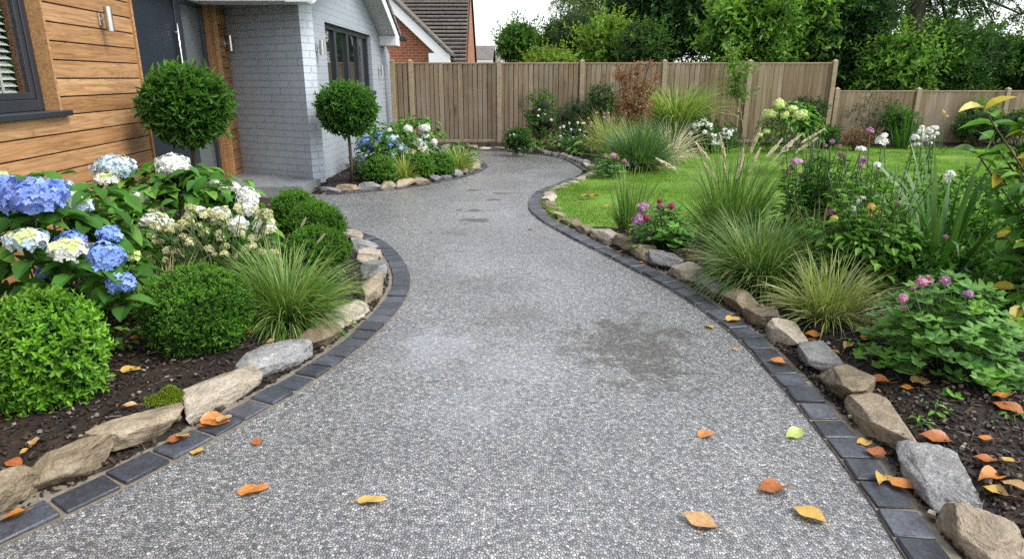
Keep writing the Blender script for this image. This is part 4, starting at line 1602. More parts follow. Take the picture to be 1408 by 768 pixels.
def fence(x_list, y0, h, label, rng, gravel=.16, end_post=True):
    root = thing('fence', label, 'fence', (x_list[0], y0, 0))
    off = -Vector((x_list[0], y0, 0))
    for k, (a, b) in enumerate(zip(x_list, x_list[1:])):
        m = MB()
        x = a
        while x < b - .01:
            w = rng.uniform(.095, .125)
            e = min(x + w, b)
            y = y0 + rng.normal() * .003
            t = rng.normal() * .002
            V = [(x, y - .014, gravel), (e - .013, y - .034, gravel), (e - .013, y - .012, gravel), (x, y - .002, gravel)]
            V = V + [(p_[0] + t, p_[1], h - .03) for p_ in V]
            m.add(V, [[(0, 1, 5, 4), (1, 2, 6, 5), (2, 3, 7, 6), (3, 0, 4, 7), (4, 5, 6, 7)]])
            x = e
        box(m, (a + .01, y0 + .004, gravel), (b - .01, y0 + .012, h - .035), 1)  # dark back sheet added so the gaps between boards read as shadow lines
        o = m.build('panel', [M['fence'], M['bark_dark']], root)
        o.location = off
        m = MB()
        box(m, (a + .05, y0 - .035, h - .03), (b - .05, y0 + .02, h), 0, .004)
        o2 = m.build('capping', M['rail'], o)
        m = MB()
        box(m, (a + .05, y0 - .03, .0), (b - .05, y0 - .002, gravel - .004), 0, .004)
        o2 = m.build('gravel_board', M['rail'], o)
    for x in x_list:
        m = MB()
        ph = h + .035
        box(m, (x - .05, y0 - .065, -.1), (x + .05, y0 + .035, ph), 0, .006)
        V = [(x - .05, y0 - .065, ph), (x + .05, y0 - .065, ph), (x + .05, y0 + .035, ph), (x - .05, y0 + .035, ph), (x, y0 - .015, ph + .04)]
        m.add(V, [[(0, 1, 4), (1, 2, 4), (2, 3, 4), (3, 0, 4)]])
        o = m.build('post', M['post'], root)
        o.location = off
    return root


fx = lambda px, py=100: float(AtY(px, py, FY)[0])
rg = np.random.default_rng(8)
fence([fx(540), fx(565), fx(686), fx(800), fx(913), fx(1030), fx(1146)], FY, 1.84, 'tall weathered brown timber fence of upright boards with square posts', rg)
fence([fx(1150) + .08, fx(1268), fx(1392), fx(1510), fx(1630)], FY + .03, 1.24, 'lower brown timber fence at the right end of the garden', rg, .1)

# ------------------------------------------------------------------ houses beyond the fence
nb = thing('neighbour_house', 'red brick house with brown tiled roof and white bargeboard behind the fence', 'house', (-4, 22, 0))
NO = -Vector((-4, 22, 0))


def np_(name, mb, mat, parent=None):
    o = mb.build(name, mat, parent or nb)
    if parent is None:
        o.location = NO
    return o


m = MB()                                        # front gable facing the garden
pk, pz, ex, ez = -6.0, 5.95, -1.95, 2.18
m.add([(-9.5, 22, 0), (-2.35, 22, 0), (-2.35, 22, 2.3), (pk, 22, pz - .12), (-9.5, 22, 2.4),
       (-9.5, 23.6, 0), (-2.35, 23.6, 0), (-2.35, 23.6, 2.3), (pk, 23.6, pz - .12), (-9.5, 23.6, 2.4)], [[(0, 1, 2, 3, 4)], [(1, 6, 7, 2), (2, 7, 8, 3)]])
np_('front_wall', m, M['red_brick'])
m = MB()
def quad_board(m, a, b, y0, y1, t0, t1):
    (xa, za), (xb, zb) = a, b
    V = [(xa, y0, za + t0), (xb, y0, zb + t0), (xb, y1, zb + t0), (xa, y1, za + t0), (xa, y0, za + t1), (xb, y0, zb + t1), (xb, y1, zb + t1), (xa, y1, za + t1)]
    m.add(V, [[(0, 1, 5, 4), (1, 2, 6, 5), (2, 3, 7, 6), (3, 0, 4, 7), (4, 5, 6, 7), (3, 2, 1, 0)]])
quad_board(m, (pk, pz), (ex, ez), 21.72, 21.75, -.36, .0)
quad_board(m, (pk, pz), (-10, 2.2), 21.72, 21.75, -.36, .0)
box(m, (-2.62, 21.722, ez - .27), (ex - .005, 22.0, ez + .08))
np_('bargeboard', m, M['white'])
m = MB()
quad_board(m, (pk, pz), (ex + .04, ez), 21.68, 25.6, .003, .1)
quad_board(m, (pk, pz), (-10, 2.2), 21.68, 25.6, .003, .1)
np_('porch_roof', m, M['roof'])
m = MB()                                        # main roof: overlapping tile courses facing the garden
RX0, RX1 = -10.5, -1.52
n = 24
y0, z0, y1, z1 = 23.0, 2.02, 26.2, 5.2
for i in range(n):
    a, b = i / n, (i + 1) / n
    ya, za, yb2, zb = y0 + (y1 - y0) * a, z0 + (z1 - z0) * a, y0 + (y1 - y0) * b, z0 + (z1 - z0) * b
    V = [(RX0, ya - .05, za + .085), (RX1, ya - .05, za + .085), (RX1, yb2, zb + .01), (RX0, yb2, zb + .01), (RX0, ya - .05, za + .045), (RX1, ya - .05, za + .045), (RX1, yb2, zb - .03), (RX0, yb2, zb - .03)]
    m.add(V, [[(0, 1, 2, 3), (4, 5, 1, 0), (7, 6, 5, 4)]])
m.add([(RX0, y1, z1), (RX1, y1, z1), (RX1, 29.4, 2.02), (RX0, 29.4, 2.02)], [[(0, 1, 2, 3)]])
mr = np_('roof', m, M['roof'])
m = MB()
m.add([(RX1 - .04, 23.1, 0), (RX1 - .04, 29.3, 0), (RX1 - .04, 29.3, 2.0), (RX1 - .04, 26.2, 5.1), (RX1 - .04, 23.1, 2.0)], [[(0, 1, 2, 3, 4)]])
m.add([(-2.4, 23.2, 0), (RX1 - .04, 23.2, 0), (RX1 - .04, 23.2, 2.05), (-2.4, 23.2, 2.05)], [[(0, 1, 2, 3)]])
np_('gable_wall', m, M['red_brick_y'])
m = MB()
for (ya, za, yb2, zb) in ((23.0, 2.02, 26.2, 5.2), (26.2, 5.2, 29.4, 2.02)):
    V = [(RX1, ya, za - .12), (RX1 + .03, ya, za - .12), (RX1 + .03, yb2, zb - .12), (RX1, yb2, zb - .12), (RX1, ya, za + .06), (RX1 + .03, ya, za + .06), (RX1 + .03, yb2, zb + .06), (RX1, yb2, zb + .06)]
    m.add(V, [[(0, 3, 2, 1), (4, 5, 6, 7), (0, 1, 5, 4), (1, 2, 6, 5), (2, 3, 7, 6), (3, 0, 4, 7)]])
np_('verge', m, M['bark_dark'])
m = MB()
tube(m, [(-2.0, 22.85, 2.0), (RX1 + .02, 22.9, 1.98)], .06, 8)
tube(m, [(-1.98, 21.8, 2.12), (-1.9, 22.3, 2.04), (-1.75, 22.9, 1.9), (-1.95, 23.1, 1.6), (-2.2, 22.9, 1.4), (-2.2, 22.9, 0)], .045, 8)
np_('gutter', m, M['black'])

for (xa, xb, ya, yb2, label, Y) in ((655, 678, 59, 85, 'grey roofed bungalow just right of the red brick house', 34), (678, 722, 67, 85, 'long low bungalow roof beyond the fence and lime shrub', 44)):
    a, b = AtY(xa, ya, Y), AtY(xb, yb2, Y)
    r = thing('bungalow', label, 'house', (a[0], Y, 0))
    o_ = -Vector((a[0], Y, 0))
    x1 = b[0]
    m = MB()
    zt, zb = a[2], b[2] + .1
    x0 = a[0] - 2.0 if xa < 660 else a[0] - .6
    m.add([(x0, Y, zb), (x1, Y, zb), (x1, Y + 3, zt), (x0, Y + 3, zt), (x1, Y + 6, zb), (x0, Y + 6, zb)], [[(0, 1, 2, 3), (3, 2, 4, 5)]])
    # raise the ridge so that it reads at the height it has from the garden
    m.build('roof', M['roof_far'], r).location = o_
    m = MB()
    m.add([(x0 + .2, Y + .3, 0), (x1 - .2, Y + .3, 0), (x1 - .2, Y + .3, zb), (x0 + .2, Y + .3, zb), (x1 - .2, Y + 5.7, 0), (x1 - .2, Y + 5.7, zb), (x1 - .2, Y + 3, zt - .05)], [[(0, 1, 2, 3)], [(1, 4, 5, 6, 2)]])
    m.build('wall', M['red_brick'], r).location = o_
    m = MB()
    box(m, (x0, Y - .03, zb - .22), (x1, Y - .005, zb - .02))
    m.build('fascia', M['white'], r).location = o_


# ------------------------------------------------------------------ trees beyond the fence
def tree(name, label, px, py, rx, ry, Y, nl, lr, nsp, leaf, mats, rng, trunk=.12, bark='bark', depth=None, k=6, slen=None, tm=None, up=.25, droop=False, wl=.55, group='trees and shrubs beyond the fence', z0=None, core=True):
    c = AtY(px, py, Y)
    m_ = mpp(Y, c[2])
    r = np.array([rx * m_, depth or min(rx * m_, 2.2), ry * m_])
    c[1] += 0
    base = np.array([c[0], Y, 0.0])
    root = thing(name, label, 'tree' if 'tree' in name else 'shrub', base, group)
    cl = c - base
    lo = lobes_in(cl, r, nl, lr, rng) + lobes_in(cl, r * 1.12, nl // 2, lr * .45, rng)
    m = MB()
    p, nn_ = crown_pts(int(nsp * .62), lo, rng, (.25, 1.0), .3)
    ok = (p[:, 2] > (z0 if z0 is not None else .3)) & (p[:, 1] < r[1] * .75)
    p, nn_ = p[ok], nn_[ok]
    if droop:
        nn_ = nn_ * .35 + np.array([0, 0, -1.0])
        up = 0
    sprigs(m, tm or T_SMALL, p, nn_, rng, k * 2 - 1, slen or leaf * 4.6, leaf * 1.3, leaf * 1.3 * wl, up - .25, .5, 75, 35, 0, 1 if len(mats) > 1 else None, tipf=.78)
    if not droop:                                # stray shoots that break the outline
        p, nn_ = crown_pts(int(nsp * .05), lo, rng, (.95, 1.15), .8)
        ok = (p[:, 2] > .3) & (p[:, 1] < r[1] * .75)
        sprigs(m, tm or T_SMALL, p[ok], nn_[ok], rng, k * 2, leaf * 8, leaf * 1.4, leaf * 1.4 * wl, .5, .5, 75, 35, len(mats) - 1)
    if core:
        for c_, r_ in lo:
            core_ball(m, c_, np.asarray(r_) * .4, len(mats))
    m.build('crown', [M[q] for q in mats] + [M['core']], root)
    m = MB()
    top = cl + np.array([0, 0, r[2] * .3])
    mid = np.array([cl[0] * .4 + rng.normal() * .1, cl[1] * .4, max(.3, (cl[2] - r[2] * .5))])
    T_ = np.vstack([[0, 0, -.1], [rng.normal() * .04, 0, mid[2] * .5], mid, top])
    tube(m, T_, [trunk * 1.25, trunk, trunk * .8, trunk * .25], 9)
    for c_, r_ in lo[:14]:
        s = T_[2] + (T_[3] - T_[2]) * rng.uniform(0, .5)
        md = (s + c_) / 2 + rng.normal(size=3) * .12 + np.array([0, 0, .1])
        tube(m, [s, md, c_], [trunk * .4, trunk * .28, trunk * .1], 6)
    m.build('trunk', M[bark], root, True)
    return root


rg = np.random.default_rng(77)
tree('round_tree', 'small round dark green tree against the pale sky', 714, 60, 20, 17, 40, 8, .55, 3200, .16, ['tree_mid'], rg)
tree('bushy_tree', 'dark green tree rising behind the grey-green shrub', 772, 62, 22, 26, 38, 9, .6, 2600, .16, ['tree_dark', 'tree_mid'], rg)
tree('birch_tree', 'tall birch with thin drooping foliage above the fence', 806, 0, 50, 56, 31, 18, .55, 1500, .085, ['tree_birch', 'tree_light'], rg, .1, 'bark_birch', droop=True, k=8, slen=.5, core=False)
tree('lime_shrub', 'low yellow-green shrub over the fence beside the bungalow roof', 757, 86, 32, 17, 19, 9, .25, 2000, .055, ['tree_lime'], rg, .04)
tree('grey_shrub', 'grey-green rounded shrub above the middle of the fence', 797, 62, 26, 32, 24, 9, .42, 3200, .09, ['tree_grey'], rg, .06)
tree('lime_shrub', 'tall yellow-green bush between grey-green shrub and dark tree', 838, 62, 30, 36, 22, 12, .42, 3400, .1, ['tree_light', 'tree_lime'], rg, .06)
tree('grey_shrub', 'dusky green shrub below the tall dark tree', 880, 68, 26, 28, 20.5, 8, .36, 2200, .08, ['tree_grey', 'tree_mid'], rg, .06)
tree('broad_tree', 'broad very dark green tree behind the centre of the fence', 925, 10, 82, 74, 25, 22, .85, 9000, .13, ['tree_dark', 'tree_dark'], rg, .2)
tree('laurel_shrub', 'bright green laurel bush leaning over the fence', 1034, 50, 44, 48, 17.6, 16, .38, 4200, .14, ['tree_mid', 'tree_light'], rg, .05, tm=T_LONG, wl=.42)
tree('laurel_shrub', 'glossy mid green laurel left of the fence step', 1078, 38, 54, 58, 18.3, 16, .42, 5200, .15, ['tree_mid', 'tree_light'], rg, .06, tm=T_LONG, wl=.45)
tree('laurel_shrub', 'large dark laurel towering over the step in the fence', 1140, 48, 72, 88, 18.6, 22, .45, 7600, .13, ['tree_dark', 'tree_dark'], rg, .08, tm=T_LONG, wl=.45)
tree('bushy_tree', 'yellow-green tree glimpsed beside the thick dark trunk', 1288, 58, 32, 26, 26, 9, .5, 2600, .12, ['tree_lime', 'tree_light'], rg, .08)
tree('hedge_shrub', 'glossy dark laurel below the pale birch trunk', 1222, 104, 48, 38, 17.2, 13, .34, 3800, .11, ['tree_mid', 'tree_light'], rg, .05, tm=T_LONG, wl=.45)
tree('hedge_shrub', 'broad green laurel behind the lower fence centre', 1296, 100, 56, 42, 17.4, 15, .36, 4400, .11, ['tree_mid', 'tree_dark'], rg, .05, tm=T_LONG, wl=.45)
tree('hedge_shrub', 'dark feathery shrub behind the lower fence at the right picture edge', 1385, 94, 62, 30, 17.8, 18, .4, 6400, .09, ['tree_dark', 'tree_mid'], rg, .06)
tree('hedge_shrub', 'dark bushy shrub rising right of the yellow-green tree', 1335, 82, 40, 22, 19.5, 12, .42, 3400, .1, ['tree_dark', 'tree_mid'], rg, .06)


def big_tree(label, px0, py0, px1, py1, Y, r0, bark, lobes_px, leaf, mats, nsp, rng):
    """a tall tree whose stem crosses the picture; lobes_px: crown clumps (px, py, radius px, depth offset)"""
    a = AtY(px0, py0, Y)
    b = AtY(px1, py1, Y)
    base = np.array([a[0] + (a[0] - b[0]) * .3, Y, 0.0])
    root = thing('tall_tree', label, 'tree', base, 'trees and shrubs beyond the fence')
    d = (b - a) / (b[2] - a[2])
    top = b + d * 4.0
    m = MB()
    pts = np.array([base - base, a - base, (a + b) / 2 - base + np.array([.05, 0, 0]), b - base, top - base])
    tube(m, pts, [r0 * 1.35, r0 * 1.05, r0, r0 * .95, r0 * .5], 12)
    lo = []
    for (x, y, rr, dy) in lobes_px:
        c = AtY(x, y, Y + dy)
        q = rr * mpp(Y + dy, c[2])
        lo.append((c - base, np.array([q, q, q * .8])))
        st = pts[3] + (pts[4] - pts[3]) * rng.uniform(-.1, .6)
        e = c - base
        md = (st + e) / 2 + np.array([0, 0, .3]) + rng.normal(size=3) * .15
        tube(m, [st, md, e], [r0 * .35, r0 * .22, r0 * .06], 6)
        for _ in range(4):
            u = norm(rng.normal(size=3)) * q * .9
            tube(m, [e, e + u * .6 + np.array([0, 0, .05]), e + u], [r0 * .07, r0 * .05, r0 * .02], 5)
    m.build('trunk', M[bark], root, True)
    m = MB()
    p, nn_ = crown_pts(nsp, lo, rng, (.25, 1.05), .2)
    sprigs(m, T_SMALL, p, nn_, rng, 6, leaf * 2.2, leaf, leaf * .55, .1, .6, 80, 30, 0, 1)
    m.build('crown', [M[q] for q in mats], root)


big_tree('slim tree with a pale leaning trunk behind the fence step', 1205, 118, 1224, 0, 19.3, .085, 'bark_birch',
         [(1205, -10, 40, 0), (1235, -25, 40, .5), (1180, -30, 45, 1), (1225, 22, 16, .6)], .09, ['tree_dark', 'tree_mid'], 1500, rg)
big_tree('tall tree with a thick dark trunk and sky showing through its branches', 1246, 95, 1260, 0, 22, .3, 'bark_dark',
         [(1290, -12, 30, 0), (1325, -8, 26, .4), (1352, 8, 22, -.4), (1225, -18, 30, 0), (1385, -14, 26, .3), (1300, 30, 14, .2), (1335, 26, 12, .6), (1282, 14, 14, 0), (1405, 20, 16, .1), (1240, 32, 12, .4), (1368, 34, 12, .1), (1315, 8, 16, .2)],
         .085, ['tree_dark', 'tree_mid'], 1300, rg)
# ------------------------------------------------------------------ planting
BZ = .07


def gp(px, py):
    return G(px, py, BZ)


def box_ball(px, py, dia_px, h_px, label, rng, mats=('box', 'box_tip'), L=.021, n=2600, group='clipped box balls', Y=None, k=7, lumps=.07, topiary_stem=False):
    b = gp(px, py) if Y is None else np.array([AtY(px, py, Y)[0], Y, BZ])
    m_ = mpp(b[1])
    r = np.array([dia_px * m_ / 2, dia_px * m_ / 2, h_px * m_ / 2]) - L * 1.3
    b[1] += r[1] * .5
    root = thing('box_ball', label, 'shrub', b, group)
    c = np.array([0, 0, r[2] * .96])
    m = MB()
    u = norm(rng.normal(size=(n, 3)))
    q = 1 + lumps * 1.4 * vnoise(u * 2, 1.9, int(rng.integers(1e6)), 3)
    P = c + u * r * (q * rng.uniform(.8, 1.02, n))[:, None]
    ok = P[:, 2] > .01
    P, u = P[ok], u[ok]
    sprigs(m, T_SMALL if L < .026 else T_OVAL, P, u, rng, k, L * 2.3, L, L * .52, .7, .42, 80, 25, 0, 1)
    ns = max(12, int(n * .035))                   # stray shoots
    us = norm(rng.normal(size=(ns, 3)) + np.array([0, 0, .8]))
    sprigs(m, T_SMALL, c + us * r * rng.uniform(.98, 1.08, ns)[:, None], us, rng, k, L * 2.8, L * 1.05, L * .55, .5, .5, 75, 25, 1)
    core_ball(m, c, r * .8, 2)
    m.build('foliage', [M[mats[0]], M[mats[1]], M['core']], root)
    m = MB()
    for _ in range(4):
        a = rng.uniform(0, 6.28)
        tube(m, [(.02 * math.cos(a), .02 * math.sin(a), -.05), (.04 * math.cos(a), .04 * math.sin(a), r[2] * .4), (r[0] * .5 * math.cos(a), r[0] * .5 * math.sin(a), r[2])], [.012, .01, .005], 6)
    m.build('stem', M['stem_dark'], root, True)
    return root


def topiary(base, stem_h, rx, rz, label, rng, n, L):
    root = thing('topiary_tree', label, 'tree', base, 'standard topiary trees by the house')
    c = np.array([0, 0, stem_h + rz * .85])
    m = MB()
    u = norm(rng.normal(size=(n, 3)))
    q = 1 + .13 * vnoise(u * 2, 1.6, int(rng.integers(1e6)), 3)
    P = c + u * np.array([rx, rx, rz]) * (q * rng.uniform(.8, .98, n))[:, None]
    sprigs(m, T_LONG, P, u, rng, 7, L * .8, L, L * .3, .5, .5, 70, 18, 0, 1)
    us = norm(rng.normal(size=(60, 3)) + np.array([0, 0, .7]))
    sprigs(m, T_LONG, c + us * np.array([rx, rx, rz]), us, rng, 6, L * 1.3, L * 1.05, L * .32, .6, .5, 70, 18, 1)
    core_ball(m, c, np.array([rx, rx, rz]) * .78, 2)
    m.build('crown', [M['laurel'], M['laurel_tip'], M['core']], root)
    m = MB()
    tube(m, [(0, 0, -.08), (.008, .004, stem_h * .5), (-.004, 0, stem_h + rz * .4)], [.026, .022, .02], 10)
    m.build('trunk', M['bark'], root, True)
    return root


def clump(px, py, w_px, h_px, label, rng, mat, n=500, bw=.005, name='grass_clump', cat='grass', Y=None, spread=(25, 88), bend=(.7, 1.7), mat2=None, share2=.2, plumes=0, group=None, plume_len=.16, base_r=.07, hz=1.15, plume_px=None):
    b = gp(px, py) if Y is None else np.array([AtY(px, py, Y)[0], Y, BZ])
    m_ = mpp(b[1])
    W, H = w_px * m_, h_px * m_
    b[1] += min(.12, W * .2)
    root = thing(name, label, cat, b, group)
    m = MB()
    n, bw = int(n * 1.35), bw * 1.75
    lean, lean_az = rng.uniform(.04, .2), rng.uniform(0, 6.28)
    for mt, cnt in ((0, int(n * (1 - share2)) if mat2 else n), (1, int(n * share2) if mat2 else 0)):
        if not cnt:
            continue
        az = rng.uniform(0, 6.28, cnt)
        rr = base_r * W / .4 * np.sqrt(rng.random(cnt))
        P = np.stack([np.cos(az) * rr, np.sin(az) * rr, np.full(cnt, -.01)], 1)
        az2 = az + rng.normal(size=cnt) * .35
        f = rng.random(cnt)
        el = np.radians(spread[0] + (spread[1] - spread[0]) * f)
        bd = rng.uniform(*bend, cnt) * (1.2 - .5 * f)
        el = el + lean * np.cos(az - lean_az)
        kink = rng.random(cnt) < .06
        bd[kink] *= 1.9
        # length so that outer blades reach the width and inner ones the height
        L = np.where(f < .45, W * .5 * 1.25, H * hz) * rng.uniform(.6, 1.1, cnt)
        L = np.minimum(L, np.maximum(W * .75, H * 1.2))
        blades(m, P, az2, el, L, bw * rng.uniform(.6, 1.3, cnt), bd, rng, 6, mt)
    cnt = int(n * .07)                            # dead straw at the base
    az = rng.uniform(0, 6.28, cnt)
    P = np.stack([np.cos(az), np.sin(az), np.zeros(cnt)], 1) * (base_r * W / .4)
    blades(m, P, az + rng.normal(size=cnt) * .5, np.radians(rng.uniform(5, 60, cnt)), W * .5 * rng.uniform(.4, 1.1, cnt), bw * .8, rng.uniform(.6, 2.2, cnt), rng, 6, 1 if not mat2 else 2)
    m.build('foliage', [M[mat]] + ([M[mat2]] if mat2 else []) + [M['blade_tan']], root)
    tips = []
    if plume_px:
        for (x, y) in plume_px:
            t = AtY(x, y, b[1] + rng.uniform(-.12, .12)) - b
            tips.append(t)
    for _ in range(plumes):
        a = rng.uniform(0, 6.28)
        tips.append(np.array([math.cos(a) * W * rng.uniform(.25, .6), math.sin(a) * W * .4, H * rng.uniform(.75, 1.1)]))
    for t in tips:
        m = MB()
        s = np.array([rng.normal() * .03, rng.normal() * .03, 0])
        md = (s + t) * .5 + np.array([0, 0, .14 * t[2]]) - np.array([t[0], t[1], 0]) * .12
        cur = spline([s, md, t], .02)
        k = max(3, int(plume_len / .02))
        tube(m, cur[:-k] if len(cur) > k + 3 else cur, .0018, 4, 0)
        seg = cur[-k:]
        nn = 100
        tt = rng.random(nn)
        P = np.stack([np.interp(tt * (k - 1), np.arange(k), seg[:, j]) for j in range(3)], 1)
        d = norm(seg[-1] - seg[0])
        D = norm(d + norm(rng.normal(size=(nn, 3))) * .4)
        inst(m, T_SMALL, P, D, rng.normal(size=(nn, 3)), .036 * plume_len / .2 * (1.15 - 1.0 * np.abs(tt - .35)), .0026, 1)
        m.build('plume', [M['stem'], M['plume']], root)
    return root


def stems_to(m, tips, base_spread, rng, rad=.005, mi=0):
    for t in tips:
        s = np.array([rng.normal() * base_spread, rng.normal() * base_spread, -.03])
        md = np.array([s[0] * .4 + t[0] * .6, s[1] * .4 + t[1] * .6, t[2] * .55])
        tube(m, [s, md, t], [rad * 1.3, rad, rad * .7], 6, mi)


def dome_leaves(m, c, r, n, rng, L, W, tm=T_OVAL, mi=0, mi2=None, share2=.2, droop=.25, zmin=.03, shell=(.6, 1.05)):
    u = norm(rng.normal(size=(n, 3)) + np.array([0, 0, .5]))
    P = np.asarray(c) + u * np.broadcast_to(np.asarray(r, float), 3) * rng.uniform(*shell, n)[:, None]
    ok = P[:, 2] > zmin
    P, u = P[ok], u[ok]
    n = len(P)
    az = rng.uniform(0, 6.28, n)
    hor = np.stack([np.cos(az), np.sin(az), np.zeros(n)], 1)
    out = u * np.array([1, 1, .3])
    D = norm(out * 1.0 + hor * .6 + np.array([0, 0, -droop]) + rng.normal(size=(n, 3)) * .15)
    N = norm(u * .7 + np.array([0, 0, 1.0]) + rng.normal(size=(n, 3)) * .25)
    s = rng.uniform(.6, 1.15, n)
    two = rng.random(n) < (share2 if mi2 is not None else 0)
    for f, q in ((False, mi), (True, mi2)):
        k = two == f
        if k.any():
            inst(m, tm, P[k] - D[k] * L * .4, D[k], N[k], L * s[k], W * s[k], q)


def hydrangea(px, Y, w_px, h_px, label, rng, heads, leafL=.12, n=420, mats=('hyd', 'hyd_light'), depth=None, zlow=.0, share2=.25, group='hydrangeas by the house', fl=.016, fn=1.0, dy=-.2, cx_h=.5, zmin=.06):
    """heads: (px, py, radius px wide, radius px high, material, centre material or None)"""
    x = AtY(px, 300, Y)[0]
    b = np.array([x, Y, BZ])
    root = thing('hydrangea', label, 'shrub', b, group)
    m_ = mpp(Y, .5)
    W, H = w_px * m_, h_px * m_
    rr = np.array([W / 2, depth or min(W / 2, .5), H * .62])
    c = np.array([0, 0, H * cx_h])
    m = MB()
    dome_leaves(m, c, rr, n, rng, leafL, leafL * .62, T_OVAL, 0, 1, share2, .3, zmin)
    # collars of leaves under the heads
    tips = []
    hs = []
    for h in heads:
        hx, hy, ra, rb, mt, mt2 = h[:6]
        d = h[6] if len(h) > 6 else dy
        yy = Y + d + rng.uniform(-.06, .06)
        p = AtY(hx, hy, yy) - b
        s = mpp(yy, p[2] + BZ)
        R = np.array([ra * s, ra * s * .9, max(rb * s, ra * s * .62)])
        hs.append((p, R, mt, mt2))
        tips.append(p - np.array([0, 0, R[2] * .6]))
        k = 6
        az = np.arange(k) * 2.4 + rng.uniform(0, 6)
        D = np.stack([np.cos(az), np.sin(az), np.full(k, -.05)], 1)
        inst(m, T_OVAL, np.repeat((p - np.array([0, 0, R[2] * .85]))[None], k, 0) - np.array([0, 0, .02]) * np.arange(k)[:, None], D, np.tile([0, 0, 1.], (k, 1)) + D * .2, leafL * rng.uniform(.8, 1.15, k), leafL * .62, 0)
    m.build('foliage', [M[q] for q in mats], root)
    m = MB()
    extra = [c + np.array([rng.normal() * rr[0] * .5, rng.normal() * rr[1] * .4, rr[2] * rng.uniform(0, .6)]) for _ in range(8)]
    stems_to(m, tips + extra, .07, rng, .006)
    m.build('stem', M['stem'], root, True)
    for p, R, mt, mt2 in hs:
        m = MB()
        area = R[0] * R[0] * 6
        f = min(fl, R[0] * .33)
        flower_head(m, p, R, f, int(min(420, max(26, fn * area / (f * f * 1.15)))), rng, 0, 1 if mt2 else None, centre=.75)
        m.build('flower_head', [M[mt]] + ([M[mt2]] if mt2 else [M[mt]]), root)
    return root


def shrub(px, py, w_px, h_px, label, rng, mats, leaf=.05, wl=.55, n=900, Y=None, nl=9, lr=None, name='shrub', tm=None, group=None, flowers=None, k=6, up=.3, core=True, cat='shrub', tall=1.0, a1=30, slen=None, keep=.7):
    b = gp(px, py) if Y is None else np.array([AtY(px, py, Y)[0], Y, BZ])
    m_ = mpp(b[1])
    W, H = w_px * m_, h_px * m_
    root = thing(name, label, cat, b, group)
    r = np.array([W / 2, min(W / 2, .6), H / 2])
    c = np.array([0, 0, H * .52])
    lo = lobes_in(c, r, nl, lr or min(r) * .5, rng)
    m = MB()
    p, nn_ = crown_pts(n, lo, rng, (.5, 1.05), keep)
    ok = p[:, 2] > .0
    p, nn_ = p[ok], nn_[ok]
    sprigs(m, tm or T_SMALL, p, nn_, rng, k, slen or leaf * 2.2, leaf, leaf * wl, up, .6, 80, a1, 0, 1 if len(mats) > 1 else None)
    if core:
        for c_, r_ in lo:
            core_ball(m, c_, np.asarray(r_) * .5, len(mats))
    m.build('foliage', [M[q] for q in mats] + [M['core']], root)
    m = MB()
    stems_to(m, [q[0] for q in lo], .05, rng, .008)
    m.build('stem', M['stem_dark'], root, True)
    if flowers:
        mt, cnt, fr, fl, fn, zlo = flowers
        for _ in range(cnt):
            c_, r_ = lo[rng.integers(len(lo))]
            u = norm(np.array([rng.normal() * .7, -abs(rng.normal()) - .2, rng.uniform(zlo, 1.2)]))
            m = MB()
            flower_head(m, c_ + u * r_ * 1.08, fr * rng.uniform(.7, 1.25), fl, fn, rng, 0, petals=5)
            m.build('flower', M[mt], root)
    return root


def mound_plant(px, py, w_px, h_px, label, rng, mats, L, n=260, tm=T_LOBED, name='geranium', flowers=(), group=None, Y=None, wk=1.0, dz=.5, cat='plant'):
    """leaves held flat on stalks over a mound"""
    b = gp(px, py) if Y is None else np.array([AtY(px, py, Y)[0], Y, BZ])
    m_ = mpp(b[1])
    W, H = w_px * m_, h_px * m_
    b[1] += W * .2
    root = thing(name, label, cat, b, group)
    m = MB()
    u = norm(rng.normal(size=(n, 3)) * np.array([1, 1, .6]) + np.array([0, 0, .7]))
    u = u[u[:, 2] > .05]
    n = len(u)
    P = u * np.array([W / 2, min(W / 2, .5), H]) * rng.uniform(.45, 1.02, n)[:, None] ** .6
    az = rng.uniform(0, 6.28, n)
    D = norm(np.stack([np.cos(az) * .6, np.sin(az) * .6, np.zeros(n)], 1) + u * np.array([1, 1, 0]) + np.array([0, 0, -.08]))
    N = norm(u * np.array([.55, .55, .4]) + np.array([0, 0, dz + .65]) + rng.normal(size=(n, 3)) * .2)
    s = L * rng.uniform(.6, 1.15, n)
    two = rng.random(n) < .25
    for f in (False, True):
        kx = two == f
        inst(m, tm, P[kx], D[kx], N[kx], s[kx], s[kx] * wk, int(f) if len(mats) > 1 else 0)
    m.build('foliage', [M[q] for q in mats], root)
    m = MB()
    for i in range(0, n, 2):
        tube(m, [(rng.normal() * .03, rng.normal() * .03, -.02), P[i] * np.array([.5, .5, .7]), P[i]], [.003, .0025, .002], 5)
    fl = []
    for (fx_, fy_, rp, mt) in flowers:
        yy = b[1] - W * rng.uniform(.1, .3)
        p = AtY(fx_, fy_, yy) - b
        fl.append((p, rp * mpp(yy), mt))
        tube(m, [(rng.normal() * .03, rng.normal() * .03, 0), p * np.array([.6, .6, .6]), p], [.003, .0025, .002], 5)
    m.build('stem', M['stem'], root, True)
    for p, r_, mt in fl:
        m = MB()
        flower_head(m, p, r_, max(.006, r_ * .45), 22, rng, 0, petals=5)
        m.build('flower', M[mt], root)
    return root


